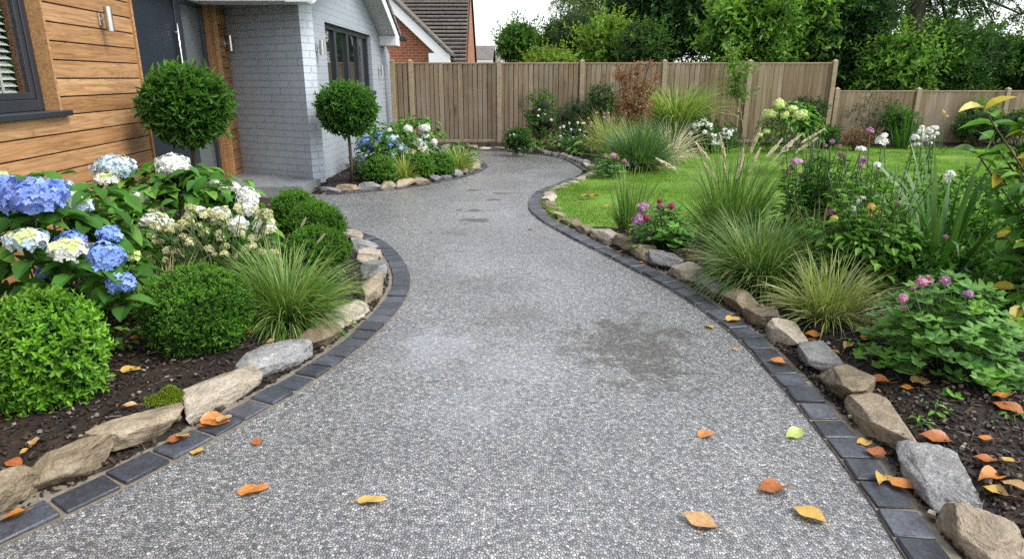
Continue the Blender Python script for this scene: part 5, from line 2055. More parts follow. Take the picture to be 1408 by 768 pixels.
def tall_perennial(px, Y, label, rng, heads, leaf=.06, leafmats=('mid', 'hyd_light'), nstems=0, w=.3, name='flowering_perennial', group=None, leaves=14, wl=.4, low=150, lowH=.35, petals=5, fl=.5, cat='plant', stem_r=.0035):
    """heads: (px, py, radius px, material); every head has its own leafy stalk"""
    b = np.array([AtY(px, 300, Y)[0], Y, BZ])
    root = thing(name, label, cat, b, group)
    ms, ml = MB(), MB()
    hs = []
    tips = []
    for (hx, hy, rp, mt) in heads:
        yy = Y + rng.uniform(-.18, .18)
        p = AtY(hx, hy, yy) - b
        hs.append((p, max(.006, rp * .72 * mpp(yy, p[2])), mt))
        tips.append(p)
    for _ in range(nstems):
        a = rng.uniform(0, 6.28)
        tips.append(np.array([math.cos(a) * w * rng.random(), math.sin(a) * w * .8 * rng.random(), lowH * rng.uniform(.9, 1.7)]))
    for t in tips:
        s = np.array([t[0] * .35 + rng.normal() * .05, t[1] * .4 + rng.normal() * .05, -.02])
        cur = spline([s, (s + t) / 2 + np.array([rng.normal() * .03, rng.normal() * .03, .03]), t], .03)
        tube(ms, cur[::2] if len(cur) > 6 else cur, stem_r, 5)
        n = leaves
        q = rng.uniform(.1, .92, n)
        P = np.stack([np.interp(q * (len(cur) - 1), np.arange(len(cur)), cur[:, j]) for j in range(3)], 1)
        az = rng.uniform(0, 6.28, n)
        D = norm(np.stack([np.cos(az), np.sin(az), rng.uniform(-.2, .6, n)], 1))
        N = norm(np.stack([-np.cos(az) * .4, -np.sin(az) * .4, np.ones(n)], 1) + rng.normal(size=(n, 3)) * .2)
        sz = leaf * rng.uniform(.6, 1.2, n) * (1.15 - .5 * q)
        two = rng.random(n) < .25
        for f in (False, True):
            kx = two == f
            if kx.any():
                inst(ml, T_OVAL, P[kx], D[kx], N[kx], sz[kx], sz[kx] * wl, int(f))
    if low:
        dome_leaves(ml, (0, 0, lowH * .45), (w, w * .8, lowH * .6), low, rng, leaf, leaf * wl, T_OVAL, 0, 1, .2, .2, .01, (.3, 1.05))
    ml.build('foliage', [M[q] for q in leafmats], root)
    ms.build('stem', M['stem'], root, True)
    for p, r_, mt in hs:
        m = MB()
        flower_head(m, p, r_ * rng.uniform(.55, 1.25, 3), max(.005, r_ * fl * 1.3), 17, rng, 0, petals=petals, core=.45, lower=-.2)
        m.build('flower', M[mt], root)
    return root


rg = np.random.default_rng(101)
# --- left bed
box_ball(54, 566, 150, 168, 'fresh light green box bush at the left picture edge', rg, ('box_light', 'box_fresh'), .03, 1500, k=9, lumps=.12)
box_ball(266, 490, 142, 124, 'dense dark green clipped box ball before the grass clump', rg, ('box', 'box_tip'), .019, 3600)
box_ball(404, 322, 70, 62, 'box ball nearest the doorstep, behind two others', rg, ('box', 'box_tip'), .024, 1500)
box_ball(432, 341, 78, 64, 'middle one of three box balls near the doorstep', rg, ('box', 'box_tip'), .022, 1900)
box_ball(432, 370, 88, 58, 'box ball behind the fresh green grass clump', rg, ('box', 'box_tip'), .021, 2000)
hydrangea(72, 3.55, 235, 205, 'blue hydrangea with large mopheads at the left picture edge', rg, [
    (44, 272, 39, 27, 'petal_blue', None, -.42), (4, 258, 24, 17, 'petal_lilac', None, -.2), (70, 262, 22, 17, 'petal_blue', None, -.25), (88, 256, 13, 8, 'petal_paleblue', None, .1),
    (107, 281, 19, 16, 'petal_paleblue', 'petal_lime', -.15), (37, 329, 25, 13, 'petal_paleblue', 'petal_lime', -.45), (98, 329, 18, 10, 'petal_blue', None, -.3),
    (93, 343, 24, 13, 'petal_white', 'petal_lime', -.5), (151, 323, 15, 13, 'petal_lilac', None, -.2), (146, 353, 23, 20, 'petal_lilac', None, -.45), (166, 389, 18, 15, 'petal_lilac', None, -.42),
    (64, 377, 14, 11, 'petal_blue', None, -.3), (181, 352, 12, 6, 'petal_lime', None, -.1), (3, 243, 10, 7, 'petal_lime', None, .1), (104, 364, 8, 6, 'petal_paleblue', None, -.35)],
    .145, 430, depth=.52, share2=.14, fl=.025)
hydrangea(248, 5.0, 240, 128, 'white hydrangea with big round heads in front of the dark door', rg, [
    (157, 231, 27, 16, 'petal_paleblue', None, -.1), (146, 246, 15, 9, 'petal_white', 'petal_lime', -.2), (238, 229, 23, 17, 'petal_white', None, -.05), (190, 271, 12, 8, 'petal_white', None, -.3),
    (222, 244, 9, 7, 'petal_white', None, 0), (211, 263, 11, 7, 'petal_white', 'petal_lime', -.1), (213, 308, 21, 15, 'petal_white', None, -.72), (290, 254, 12, 9, 'petal_white', None, 0),
    (323, 258, 8, 8, 'petal_white', None, 0), (309, 260, 10, 7, 'petal_white', None, .05), (340, 272, 14, 15, 'petal_white', None, -.4), (343, 289, 13, 11, 'petal_white', None, -.45), (274, 288, 8, 5, 'petal_white', None, -.3),
    (303, 296, 13, 11, 'petal_white', None, -.72), (327, 309, 14, 12, 'petal_white', None, -.74), (364, 310, 15, 16, 'petal_white', 'petal_lime', -.7), (132, 255, 8, 6, 'petal_white', 'petal_lime', -.1)],
    .15, 560, ('hyd', 'hyd_light'), .5, share2=.5, fl=.02)

# faded flat-topped flowers between the hydrangeas and the grass
fl_ = []
for _ in range(92):
    x_, y_ = rg.uniform(205, 380), rg.uniform(290, 360)
    fl_.append((x_, y_ - 6 * math.sin((x_ - 205) / 173 * 3.1), rg.uniform(6, 11), 'petal_cream'))
tall_perennial(292, 4.22, 'bushy perennial covered in faded cream flower clusters', rg, fl_, .045, ('mid', 'hyd'), 10, .42, 'faded_perennial', leaves=8, low=220, lowH=.36, petals=5, fl=.42)
clump(388, 450, 150, 112, 'fresh green arching grass clump in the left bed', rg, 'blade', 1100, .0052, 'grass_clump', spread=(12, 86), bend=(.8, 1.7), mat2='blade_varieg', share2=.12, group='grass clumps in the left bed', plume_px=[(420, 300), (446, 322)], plume_len=.1)
clump(222, 440, 120, 92, 'straw-coloured grass tuft half hidden behind the dark box ball', rg, 'blade_varieg', 230, .005, spread=(20, 85), bend=(.5, 1.4), group='grass clumps in the left bed', mat2='blade_tan', share2=.4)
clump(258, 395, 90, 80, 'thin straw-coloured grass between faded perennial and box ball', rg, 'blade_varieg', 120, .004, spread=(40, 88), bend=(.4, 1.2), group='grass clumps in the left bed')
mound_plant(148, 486, 74, 42, 'pale green soft-leaved plant beside the fresh box bush', rg, ('hyd_light', 'geranium'), .055, 60, T_OVAL, 'leafy_plant', wk=.75)
m_b = gp(236, 548)
r_ = thing('moss_patch', 'bright green moss patch on the mulch behind a pale rock', 'moss', m_b)
m_ = MB()
n_ = 2600
P_ = np.stack([rg.normal(size=n_) * .05, rg.normal(size=n_) * .03, np.zeros(n_)], 1)
P_[:, 2] = .06 * np.exp(-(P_[:, 0] / .06) ** 2 - (P_[:, 1] / .04) ** 2) * rg.uniform(.5, 1.1, n_)
inst(m_, T_SMALL, P_, norm(rg.normal(size=(n_, 3)) + np.array([0, 0, 1.])), rg.normal(size=(n_, 3)), .012, .005)
m_.build('cushion', M['moss'], r_)

# --- standard trees by the house
tb = np.array([AtY(268, 230, 6.75)[0], 6.75, .05])
topiary(tb, .9, .345, .315, 'standard bay tree with rounded crown in front of the dark door', rg, 1050, .098)
tb = gp(484, 252)
topiary(tb, .78, .36, .285, 'smaller standard bay tree with slim stem by the grey brick wall', rg, 1100, .08)

# --- bed under the grey wall
GH = 'plants in the bed under the grey wall'
box_ball(523, 252, 42, 40, 'box ball beside the slim topiary stem', rg, ('box', 'box_tip'), .03, 900)
box_ball(579, 245, 36, 36, 'box ball right of the small yellow grass', rg, ('box', 'box_tip'), .03, 800)
box_ball(608, 241, 33, 33, 'box ball furthest along the wall bed', rg, ('box', 'box_tip'), .03, 750)
hydrangea(534, 10.9, 90, 56, 'blue hydrangea behind the box balls at the grey wall', rg, [
    (505, 196, 9, 8, 'petal_blue', None), (514, 203, 9, 7, 'petal_blue', None), (498, 200, 7, 7, 'petal_lilac', None), (522, 189, 9, 7, 'petal_lilac', None), (530, 191, 8, 6, 'petal_blue', None), (541, 192, 8, 7, 'petal_paleblue', None),
    (534, 200, 7, 6, 'petal_lilac', None), (550, 203, 8, 6, 'petal_paleblue', None), (556, 205, 5, 5, 'petal_lilac', None), (539, 213, 6, 6, 'petal_paleblue', None), (496, 216, 6, 5, 'petal_paleblue', None), (518, 196, 6, 5, 'petal_paleblue', None)],
    .12, 300, fl=.03, fn=.8, share2=.2)
hydrangea(576, 11.9, 84, 56, 'white hydrangea further along the grey wall', rg, [
    (561, 178, 7, 6, 'petal_white', None), (584, 177, 8, 6, 'petal_white', None), (568, 187, 5, 4, 'petal_white', None), (585, 187, 5, 4, 'petal_white', None), (578, 196, 9, 6, 'petal_white', None), (582, 203, 7, 7, 'petal_white', None),
    (574, 200, 6, 5, 'petal_white', None), (535, 179, 4, 3, 'petal_white', None), (597, 196, 5, 5, 'petal_white', None), (584, 212, 7, 5, 'petal_white', None)], .12, 380, share2=.5, fl=.03, fn=.8, dy=-.4)
tall_perennial(566, 10.7, 'cream-budded perennial between blue and white hydrangeas', rg, [(rg.uniform(552, 582), rg.uniform(203, 220), 3.2, 'petal_cream') for _ in range(16)], .06, ('mid', 'lime'), 4, .25, 'faded_perennial', leaves=6, low=60, lowH=.3)
clump(556, 248, 40, 36, 'small yellow-green grass between the far box balls', rg, 'blade_yellow', 190, .009, spread=(30, 88), bend=(.5, 1.3))
clump(630, 234, 44, 36, 'yellow-green arching grass at the tip of the wall bed', rg, 'blade_yellow', 220, .009, spread=(25, 85), bend=(.6, 1.5), mat2='blade', share2=.4)
shrub(494, 250, 26, 34, 'small grey-green plant at the foot of the slim topiary', rg, ('bluegreen', 'tree_grey'), .04, n=160, nl=5, core=False, name='grey_plant', cat='plant')
mound_plant(634, 226, 54, 30, 'low leafy green shrub at the end of the wall bed', rg, ('mid', 'hyd_light'), .09, 170, T_OVAL, 'leafy_plant', wk=.6)
# --- border in front of the fence
rg = np.random.default_rng(202)
GF = 'plants in the border along the fence'
shrub(711, 210, 42, 27, 'low dark green bush with white dots of flower at the fence corner', rg, ('deep', 'mid'), .06, n=420, nl=6, name='low_shrub', flowers=('petal_white', 7, .03, .02, 8, .3), group=GF)
shrub(741, 203, 46, 70, 'airy green rose bush against the fence', rg, ('mid', 'hyd'), .06, n=460, nl=10, lr=.26, name='rose_bush', flowers=('petal_white', 6, .035, .022, 8, .2), group=GF, Y=14.9)
shrub(788, 200, 44, 62, 'blue-green conifer-like shrub against the fence', rg, ('bluegreen', 'deep'), .045, .3, n=760, nl=8, name='conifer_shrub', group=GF, Y=14.8)
shrub(827, 196, 42, 86, 'dark green climbing shrub against the fence post', rg, ('deep', 'mid'), .07, n=700, nl=10, lr=.27, name='dark_shrub', group=GF, Y=15.0)
mound_plant(768, 207, 50, 28, 'low green leafy perennial at the front of the fence border', rg, ('mid', 'lime'), .12, 110, T_OVAL, 'leafy_plant', wk=.5, group=GF)
mound_plant(806, 212, 46, 28, 'pale green hosta near the border stones', rg, ('hyd_light', 'mid'), .17, 70, T_OVAL, 'hosta', wk=.55, group=GF)
mound_plant(742, 207, 34, 18, 'small bright leafy clump beside the stone edging', rg, ('hyd_light', 'lime'), .1, 60, T_OVAL, 'leafy_plant', wk=.5, group=GF)
tall_perennial(790, 13.4, 'white-flowered perennial below the conifer-like shrub', rg, [(rg.uniform(770, 806), rg.uniform(168, 190), 2.2, 'petal_white') for _ in range(16)], .07, ('mid', 'hyd'), 6, .3, leaves=10, low=70, lowH=.35, group=GF)
tall_perennial(822, 12.6, 'airy perennial with pale pink flowers in the fence border', rg, [(rg.uniform(806, 850), rg.uniform(152, 190), 2.2, 'petal_pink') for _ in range(18)], .06, ('mid', 'lime'), 8, .35, leaves=9, low=60, lowH=.4, group=GF)


def acer(label, px, Y, tips, rng):
    b = np.array([AtY(px, 200, Y)[0], Y, BZ])
    root = thing('maple_tree', label, 'tree', b, GF)
    ms, ml = MB(), MB()
    for (x, y) in tips:
        t = AtY(x, y, Y + rng.uniform(-.25, .25)) - b
        s = np.array([rng.normal() * .03, rng.normal() * .03, -.05])
        cur = spline([s, np.array([t[0] * .35, t[1] * .4, t[2] * .45]), t], .06)
        tube(ms, cur, np.linspace(.016, .004, len(cur)), 6)
        for _ in range(13):
            q = rng.uniform(.25, 1)
            i = min(int(q * (len(cur) - 1)), len(cur) - 1)
            p0 = cur[i]
            e = p0 + np.array([rng.normal() * .13, rng.normal() * .13, rng.uniform(-.02, .16)])
            tube(ms, [p0, e], [.004, .002], 4)
            n = 20
            P = p0 + (e - p0) * rng.random((n, 1)) + rng.normal(size=(n, 3)) * .035
            D = norm(rng.normal(size=(n, 3)) + np.array([0, 0, -.3]))
            inst(ml, T_OVAL, P, D, rng.normal(size=(n, 3)) * .5 + np.array([0, 0, 1.]), .062 * rng.uniform(.6, 1.2, n), .026)
    ml.build('crown', M['acer'], root)
    ms.build('trunk', M['stem_dark'], root, True)
    return root


acer('copper-leaved maple standing above the grasses before the fence', 866, 13.4,
     [(848, 72), (895, 78), (887, 100), (858, 105), (842, 132), (905, 98), (872, 118), (880, 84), (852, 92), (866, 140), (845, 150), (893, 130)], rg)
clump(929, 200, 98, 92, 'tall fountain of yellow-green striped grass before the fence', rg, 'blade_yellow', 900, .012, 'ornamental_grass', spread=(58, 90), bend=(1.3, 2.7), mat2='blade', share2=.45, group=GF, Y=13.9, hz=1.5)
clump(838, 222, 80, 64, 'loose yellowish grass in the middle of the fence border', rg, 'blade_tan', 520, .007, 'ornamental_grass', spread=(35, 88), bend=(.4, 1.3), mat2='blade_yellow', share2=.55, group=GF, Y=12.3)
clump(880, 234, 108, 74, 'large blue-green grass mound at the lawn edge', rg, 'blade_blue', 1200, .0075, 'ornamental_grass', spread=(20, 88), bend=(.5, 1.4), mat2='blade', share2=.3, group=GF)
clump(920, 222, 76, 58, 'feathery straw-coloured grass leaning over the lawn', rg, 'blade_tan', 420, .006, 'ornamental_grass', spread=(30, 80), bend=(.7, 1.6), group=GF, Y=11.7, mat2='plume', share2=.65)
mound_plant(838, 244, 56, 32, 'small pink-flowered geranium where border meets lawn', rg, ('geranium', 'hyd_light'), .085, 130, T_LOBED, 'geranium', flowers=[(843, 214, 4, 'petal_pink'), (849, 218, 3, 'petal_faded'), (832, 217, 3, 'petal_faded'), (858, 222, 4, 'petal_faded'), (863, 226, 3, 'petal_faded')], group=GF)
shrub(977, 203, 82, 50, 'white-flowered low shrub in front of the fence', rg, ('mid', 'deep'), .06, n=520, nl=9, name='flowering_shrub', flowers=('petal_white', 60, .042, .03, 10, -.2), group=GF, Y=13.6)


def sapling(label, px, py, Y, rng):
    b = np.array([AtY(px, py, Y)[0], Y, BZ])
    root = thing('sapling', label, 'tree', b, GF)
    t = AtY(1008, 72, Y) - b
    ms, ml = MB(), MB()
    cur = spline([(0, 0, -.05), (AtY(1020, 165, Y) - b), (AtY(1012, 120, Y) - b), t], .08)
    tube(ms, cur, np.linspace(.014, .005, len(cur)), 6)
    for _ in range(46):
        i = rng.integers(len(cur) // 2, len(cur))
        p0 = cur[i]
        e = p0 + np.array([rng.normal() * .28, rng.normal() * .2, rng.uniform(0, .35)])
        tube(ms, [p0, (p0 + e) / 2 + np.array([0, 0, .04]), e], [.005, .004, .002], 4)
        n = 22
        P = p0 + (e - p0) * rng.random((n, 1)) + rng.normal(size=(n, 3)) * .05
        inst(ml, T_OVAL, P, norm(rng.normal(size=(n, 3)) + np.array([0, 0, -.5])), np.tile([0, 0, 1.], (n, 1)) + rng.normal(size=(n, 3)) * .4, .075 * rng.uniform(.6, 1.2, n), .034)
    ml.build('crown', M['tree_light'], root)
    ms.build('trunk', M['stake'], root, True)


sapling('thin staked sapling in front of the fence', 1024, 203, 14.3, rg)
sk = np.array([AtY(1011, 186, 14.35)[0], 14.35, 0])
m_ = MB()
tube(m_, [(0, 0, -.1), (0.005, 0, 1.15)], [.025, .024], 10)
r_ = m_.build('tree_stake', M['stake'], None, True)
r_.location = sk
tag(r_, 'short wooden stake beside the thin sapling', 'stake')
m_ = MB()
tube(m_, [(-.04, -.03, .8), (.05, -.03, .8), (.12, 0, .81), (.05, .03, .8), (-.04, .03, .8)], .014, 6)
m_.build('tie', M['black'], r_)
hydrangea(1072, 13.6, 92, 60, 'hydrangea with lime-green flower heads in front of the fence', rg, [
    (1071, 144, 8, 8, 'petal_lime', None), (1059, 157, 10, 7, 'petal_lime', None), (1078, 159, 7, 6, 'petal_lime', None), (1089, 151, 8, 6, 'petal_lime', None), (1100, 159, 12, 8, 'petal_lime', None), (1054, 181, 6, 4, 'petal_lime', None), (1045, 186, 4, 3, 'petal_lime', None)],
    .12, 420, ('mid', 'hyd_light'), share2=.5, fl=.03, group=GF)
shrub(1107, 200, 46, 74, 'dark upright shrub behind the lime-headed hydrangea', rg, ('deep', 'tree_dark'), .06, n=560, nl=9, name='dark_shrub', group=GF, Y=14.8)
shrub(1133, 203, 60, 32, 'low rounded green shrub before the step of the fence', rg, ('mid', 'deep'), .05, n=480, nl=7, name='low_shrub', group=GF, Y=14.3)
shrub(1172, 203, 40, 30, 'withered brown plant in the border below the fence step', rg, ('brownleaf', 'acer'), .05, n=170, nl=8, core=False, name='withered_plant', group=GF, Y=13.9, cat='plant')
shrub(1192, 200, 66, 74, 'wispy grey-green shrub before the lower fence', rg, ('tree_grey', 'deep'), .055, .35, n=330, nl=12, lr=.3, core=False, name='wispy_shrub', group=GF, Y=14.9)
shrub(1228, 202, 46, 62, 'leafy mid green shrub beside the spiky iris', rg, ('mid', 'hyd'), .07, n=460, nl=8, name='leafy_shrub', group=GF, Y=14.8)
clump(1246, 203, 66, 52, 'spiky dark iris leaves before the lower fence', rg, 'strap', 60, .026, 'iris_plant', 'plant', Y=14.2, spread=(50, 88), bend=(.1, .5), group=GF)
shrub(1340, 200, 92, 46, 'dark low shrub at the foot of the lower fence', rg, ('deep', 'tree_dark'), .06, n=760, nl=10, name='dark_shrub', group=GF, Y=14.5)
shrub(1396, 200, 60, 52, 'dark green shrub at the right end of the fence border', rg, ('deep', 'mid'), .06, n=560, nl=8, name='dark_shrub', group=GF, Y=14.7)
shrub(1346, 172, 58, 66, 'light green shrub topping the lower fence', rg, ('tree_light', 'hyd_light'), .08, .4, n=360, nl=9, lr=.3, name='light_shrub', group=GF, Y=15.0, tm=T_LONG)
tall_perennial(1280, 13.0, 'thin yellow-budded stalk before the lower fence', rg, [(1298, 155, 2.5, 'petal_yellow'), (1302, 160, 2.5, 'petal_yellow'), (1296, 152, 2, 'petal_yellow')], .06, ('mid', 'hyd'), 0, .1, leaves=5, low=20, lowH=.2, group=GF)

# --- bed to the right of the drive
rg = np.random.default_rng(303)
GR = 'plants in the right-hand bed'
clump(866, 318, 74, 84, 'small upright green grass at the tip of the right bed', rg, 'blade', 190, .0055, 'grass_clump', spread=(55, 89), bend=(.15, .8), group=GR, mat2='blade_dark', share2=.4)
mound_plant(915, 344, 104, 64, 'geranium with dark pink flowers beside the stone edging', rg, ('geranium', 'hyd_light'), .105, 200, T_LOBED, 'geranium', flowers=[(884, 285, 7, 'petal_mauve'), (878, 302, 9, 'petal_mauve'), (907, 277, 4, 'petal_red'), (923, 284, 5, 'petal_red'), (908, 284, 5, 'petal_faded'), (889, 300, 5, 'petal_red')], group=GR)
clump(1008, 338, 150, 132, 'tall fountain grass with pale feathery plumes', rg, 'blade', 620, .0058, 'fountain_grass', spread=(38, 89), bend=(.35, 1.25), mat2='blade_dark', share2=.35, group=GR,
      plume_px=[(957, 196), (968, 224), (992, 216), (1022, 205), (1023, 214), (1045, 178), (1075, 192), (1100, 186), (1123, 190), (1045, 205), (903, 218), (1132, 178), (990, 185), (1088, 200)], plume_len=.24)
clump(1052, 396, 168, 108, 'mounded green sedge clump behind dull edging rocks', rg, 'blade_dark', 1500, .0048, 'sedge', spread=(8, 86), bend=(.8, 1.8), mat2='blade_varieg', share2=.14, group=GR)
clump(1148, 446, 150, 92, 'cream and green variegated sedge on the mulch', rg, 'blade_varieg', 460, .0052, 'sedge', spread=(12, 88), bend=(.5, 1.6), group=GR, mat2='blade_yellow', share2=.35)
clump(1128, 385, 90, 110, 'thin dry straw grass between the two sedges', rg, 'blade_tan', 100, .004, 'grass_clump', spread=(55, 89), bend=(.3, 1.0), group=GR)
tall_perennial(1128, 5.0, 'tall perennial with faded mauve flower heads left of the rose', rg,
    [(1095, 222, 8, 'petal_mauve'), (1106, 226, 5, 'petal_faded'), (1088, 230, 6, 'petal_faded'), (1076, 226, 4, 'petal_faded'), (1102, 243, 8, 'petal_faded'), (1112, 245, 6, 'petal_faded'), (1144, 195, 5, 'petal_mauve'), (1153, 201, 5, 'petal_faded'), (1135, 200, 4, 'petal_faded'),
     (1156, 214, 6, 'petal_faded'), (1160, 225, 7, 'petal_faded'), (1186, 222, 9, 'petal_mauve'), (1183, 229, 6, 'petal_pink'), (1100, 278, 6, 'petal_pink'), (1147, 256, 5, 'petal_faded'), (1124, 262, 4, 'petal_faded'), (1165, 235, 4, 'petal_faded'), (1082, 238, 4, 'petal_faded')],
    .085, ('hyd', 'hyd_light'), 70, .42, 'tall_perennial', GR, 30, .38, 460, .62)
shrub(1095, 372, 120, 60, 'light leafy plant behind the two sedges', rg, ('hyd_light', 'mid'), .05, .5, n=420, nl=8, lr=.15, name='ground_cover_plant', cat='plant', group=GR, Y=4.9)
shrub(1270, 372, 150, 90, 'bushy green foliage behind the strap leaves', rg, ('mid', 'hyd_light'), .06, .45, n=520, nl=10, lr=.18, name='leafy_shrub', group=GR, Y=5.0)
tall_perennial(1205, 4.75, 'slender flowering plant with white and purple blooms above the lawn', rg,
    [(1183, 205, 7, 'petal_white'), (1196, 180, 8, 'petal_mauve'), (1212, 195, 9, 'petal_white'), (1216, 186, 6, 'petal_white'), (1219, 249, 4, 'petal_mauve'), (1205, 228, 6, 'petal_white'), (1306, 240, 8, 'petal_white'), (1302, 248, 6, 'petal_white')],
    .075, ('hyd', 'mid'), 18, .42, 'tall_perennial', GR, 20, .45, 160, .4)
tall_perennial(1196, 4.35, 'rose with soft yellow blooms in the middle of the right bed', rg,
    [(1198, 285, 8, 'petal_yellow'), (1196, 298, 6, 'petal_yellow'), (1209, 294, 6, 'petal_yellow'), (1147, 301, 6, 'petal_yellow'), (1142, 293, 8, 'petal_faded'), (1173, 288, 6, 'petal_white'), (1181, 278, 5, 'petal_white'), (1186, 272, 5, 'petal_white'), (1236, 280, 5, 'petal_pink'), (1300, 327, 5, 'petal_pink')],
    .078, ('hyd_light', 'mid'), 50, .5, 'rose_bush', GR, 24, .5, 480, .55)
shrub(1180, 340, 150, 120, 'loose airy green foliage among the tall flower stems', rg, ('hyd_light', 'mid'), .055, .45, n=420, nl=12, lr=.16, name='leafy_shrub', core=False, group=GR, Y=5.2)
shrub(1350, 350, 150, 130, 'loose green foliage between strap leaves and the lawn', rg, ('mid', 'hyd_light'), .06, .45, n=420, nl=11, lr=.18, name='leafy_shrub', core=False, group=GR, Y=5.0)
tall_perennial(1275, 5.2, 'white phlox with a loose cluster of blooms above the lawn', rg,
    [(1258, 190, 6, 'petal_white'), (1266, 183, 7, 'petal_white'), (1277, 181, 7, 'petal_white'), (1285, 176, 6, 'petal_white'), (1272, 191, 7, 'petal_white'), (1262, 198, 5, 'petal_white'), (1281, 190, 6, 'petal_white'), (1288, 184, 5, 'petal_white'), (1268, 176, 4, 'petal_white'), (1256, 200, 4, 'petal_white'), (1279, 198, 4, 'petal_white')],
    .085, ('hyd', 'mid'), 5, .3, 'white_phlox', GR, 16, .4, 70, .35)
shrub(1165, 378, 190, 80, 'dense dark ground foliage under the tall perennials', rg, ('mid', 'hyd_light'), .055, .5, n=900, nl=12, lr=.17, name='ground_cover_plant', cat='plant', group=GR, Y=4.7)
clump(1300, 412, 190, 200, 'agapanthus-like plant with broad arching strap leaves', rg, 'strap', 80, .03, 'strap_leaved_plant', 'plant', spread=(42, 89), bend=(.4, 2.0), group=GR, hz=1.12, base_r=.05)
shrub(1255, 392, 150, 70, 'dark leafy plant at the foot of the strap leaves', rg, ('mid', 'hyd'), .06, .5, n=520, nl=9, lr=.16, name='ground_cover_plant', cat='plant', group=GR, Y=4.3)
mound_plant(1318, 528, 210, 142, 'broad geranium mound with lobed leaves near the right edge', rg, ('geranium', 'hyd_light'), .1, 430, T_LOBED, 'geranium',
    flowers=[(1268, 388, 7, 'petal_pink'), (1277, 385, 6, 'petal_faded'), (1300, 386, 6, 'petal_mauve'), (1241, 410, 6, 'petal_pink'), (1331, 404, 6, 'petal_mauve'), (1243, 423, 4, 'petal_faded'), (1256, 396, 4, 'petal_faded')], group=GR)


def edge_shrub(label, rng):
    """large-leaved shrub whose branches come in from beyond the right edge"""
    b = np.array([2.95, 3.35, BZ])
    root = thing('large_leaved_shrub', label, 'shrub', b, GR)
    ms, ml = MB(), MB()
    tips = [(1352, 148, 3.1), (1400, 165, 3.2), (1362, 190, 3.3), (1395, 205, 3.25), (1345, 212, 3.4), (1402, 240, 3.1), (1372, 236, 3.3), (1390, 268, 3.2), (1405, 300, 3.2), (1385, 330, 3.2), (1402, 360, 3.1), (1378, 300, 3.5), (1425, 200, 3.2), (1430, 280, 3.1), (1440, 150, 3.3), (1420, 340, 3.1), (1395, 395, 3.2), (1412, 185, 3.0), (1388, 180, 3.3), (1410, 225, 3.3), (1418, 255, 3.0), (1375, 275, 3.4), (1415, 320, 3.4), (1404, 420, 3.1)]
    for k, (x, y, Y) in enumerate(tips):
        t = AtY(x, y, Y) - b
        s = np.array([rng.normal() * .06, rng.normal() * .06, -.05])
        md = np.array([s[0] * .4 + t[0] * .6 + .12, s[1] * .4 + t[1] * .6, t[2] * .6])
        cur = spline([s, md, t], .05)
        tube(ms, cur, np.linspace(.008, .0035, len(cur)), 6)
        n = 20
        q = np.concatenate([[1.0, .99], rng.uniform(.35, .98, n - 2)])
        P = np.stack([np.interp(q * (len(cur) - 1), np.arange(len(cur)), cur[:, j]) for j in range(3)], 1)
        az = rng.uniform(0, 6.28, n)
        D = norm(np.stack([np.cos(az), np.sin(az), rng.uniform(-.35, .45, n)], 1))
        N = norm(np.stack([rng.normal(size=n) * .3, rng.normal(size=n) * .3, np.ones(n)], 1))
        L = .125 * rng.uniform(.6, 1.15, n)
        if k == 0:
            inst(ml, T_OVAL, P[:3], np.array([(-1, -.3, .12), (.6, -.2, .55), (.3, -.5, -.1)]), np.tile([.1, -.3, 1.], (3, 1)), .13, .06, 2)
            inst(ml, T_OVAL, P[3:], D[3:], N[3:], L[3:], L[3:] * .5, 1)
        else:
            y_ = rng.random(n) < .1
            l_ = rng.random(n) < .4
            for sel, mi in ((~y_ & ~l_, 0), (~y_ & l_, 1), (y_, 2)):
                if sel.any():
                    inst(ml, T_OVAL, P[sel], D[sel], N[sel], L[sel], L[sel] * .5, mi)
    ml.build('foliage', [M['hyd'], M['hyd_light'], M['yellowleaf']], root)
    ms.build('stem', M['stem_dark'], root, True)


shrub(1412, 452, 170, 128, 'leafy green shrub low at the right picture edge beside the strap leaves', rg, ('mid', 'hyd'), .06, .5, n=620, nl=10, lr=.17, name='leafy_shrub', group=GR, Y=3.75)
edge_shrub('large-leaved shrub with a yellowing leaf at the right picture edge', rg)
for (x, y, w, h, l, lab) in ((1287, 572, 44, 20, .035, 'tiny two-leaved seedling in the mulch near the big slate rock'), (1388, 586, 60, 26, .045, 'ferny bright green seedling at the right picture edge'), (1268, 584, 26, 14, .03, 'wispy little seedling left of the two-leaved one'),
                             (1172, 478, 30, 14, .03, 'small seedling in front of the variegated sedge')):
    mound_plant(x, y, w, h, lab, rg, ('hyd_light', 'geranium'), l, 16, T_OVAL, 'seedling', wk=.5, group='seedlings in the mulch')

# ------------------------------------------------------------------ fallen leaves
HAND = leaf_tmpl([(0, .02), (.04, .14), (.1, .25), (.2, .36), (.33, .42), (.48, .43), (.62, .37), (.76, .26), (.88, .13), (.95, .05), (1, 0)], .28, .0)


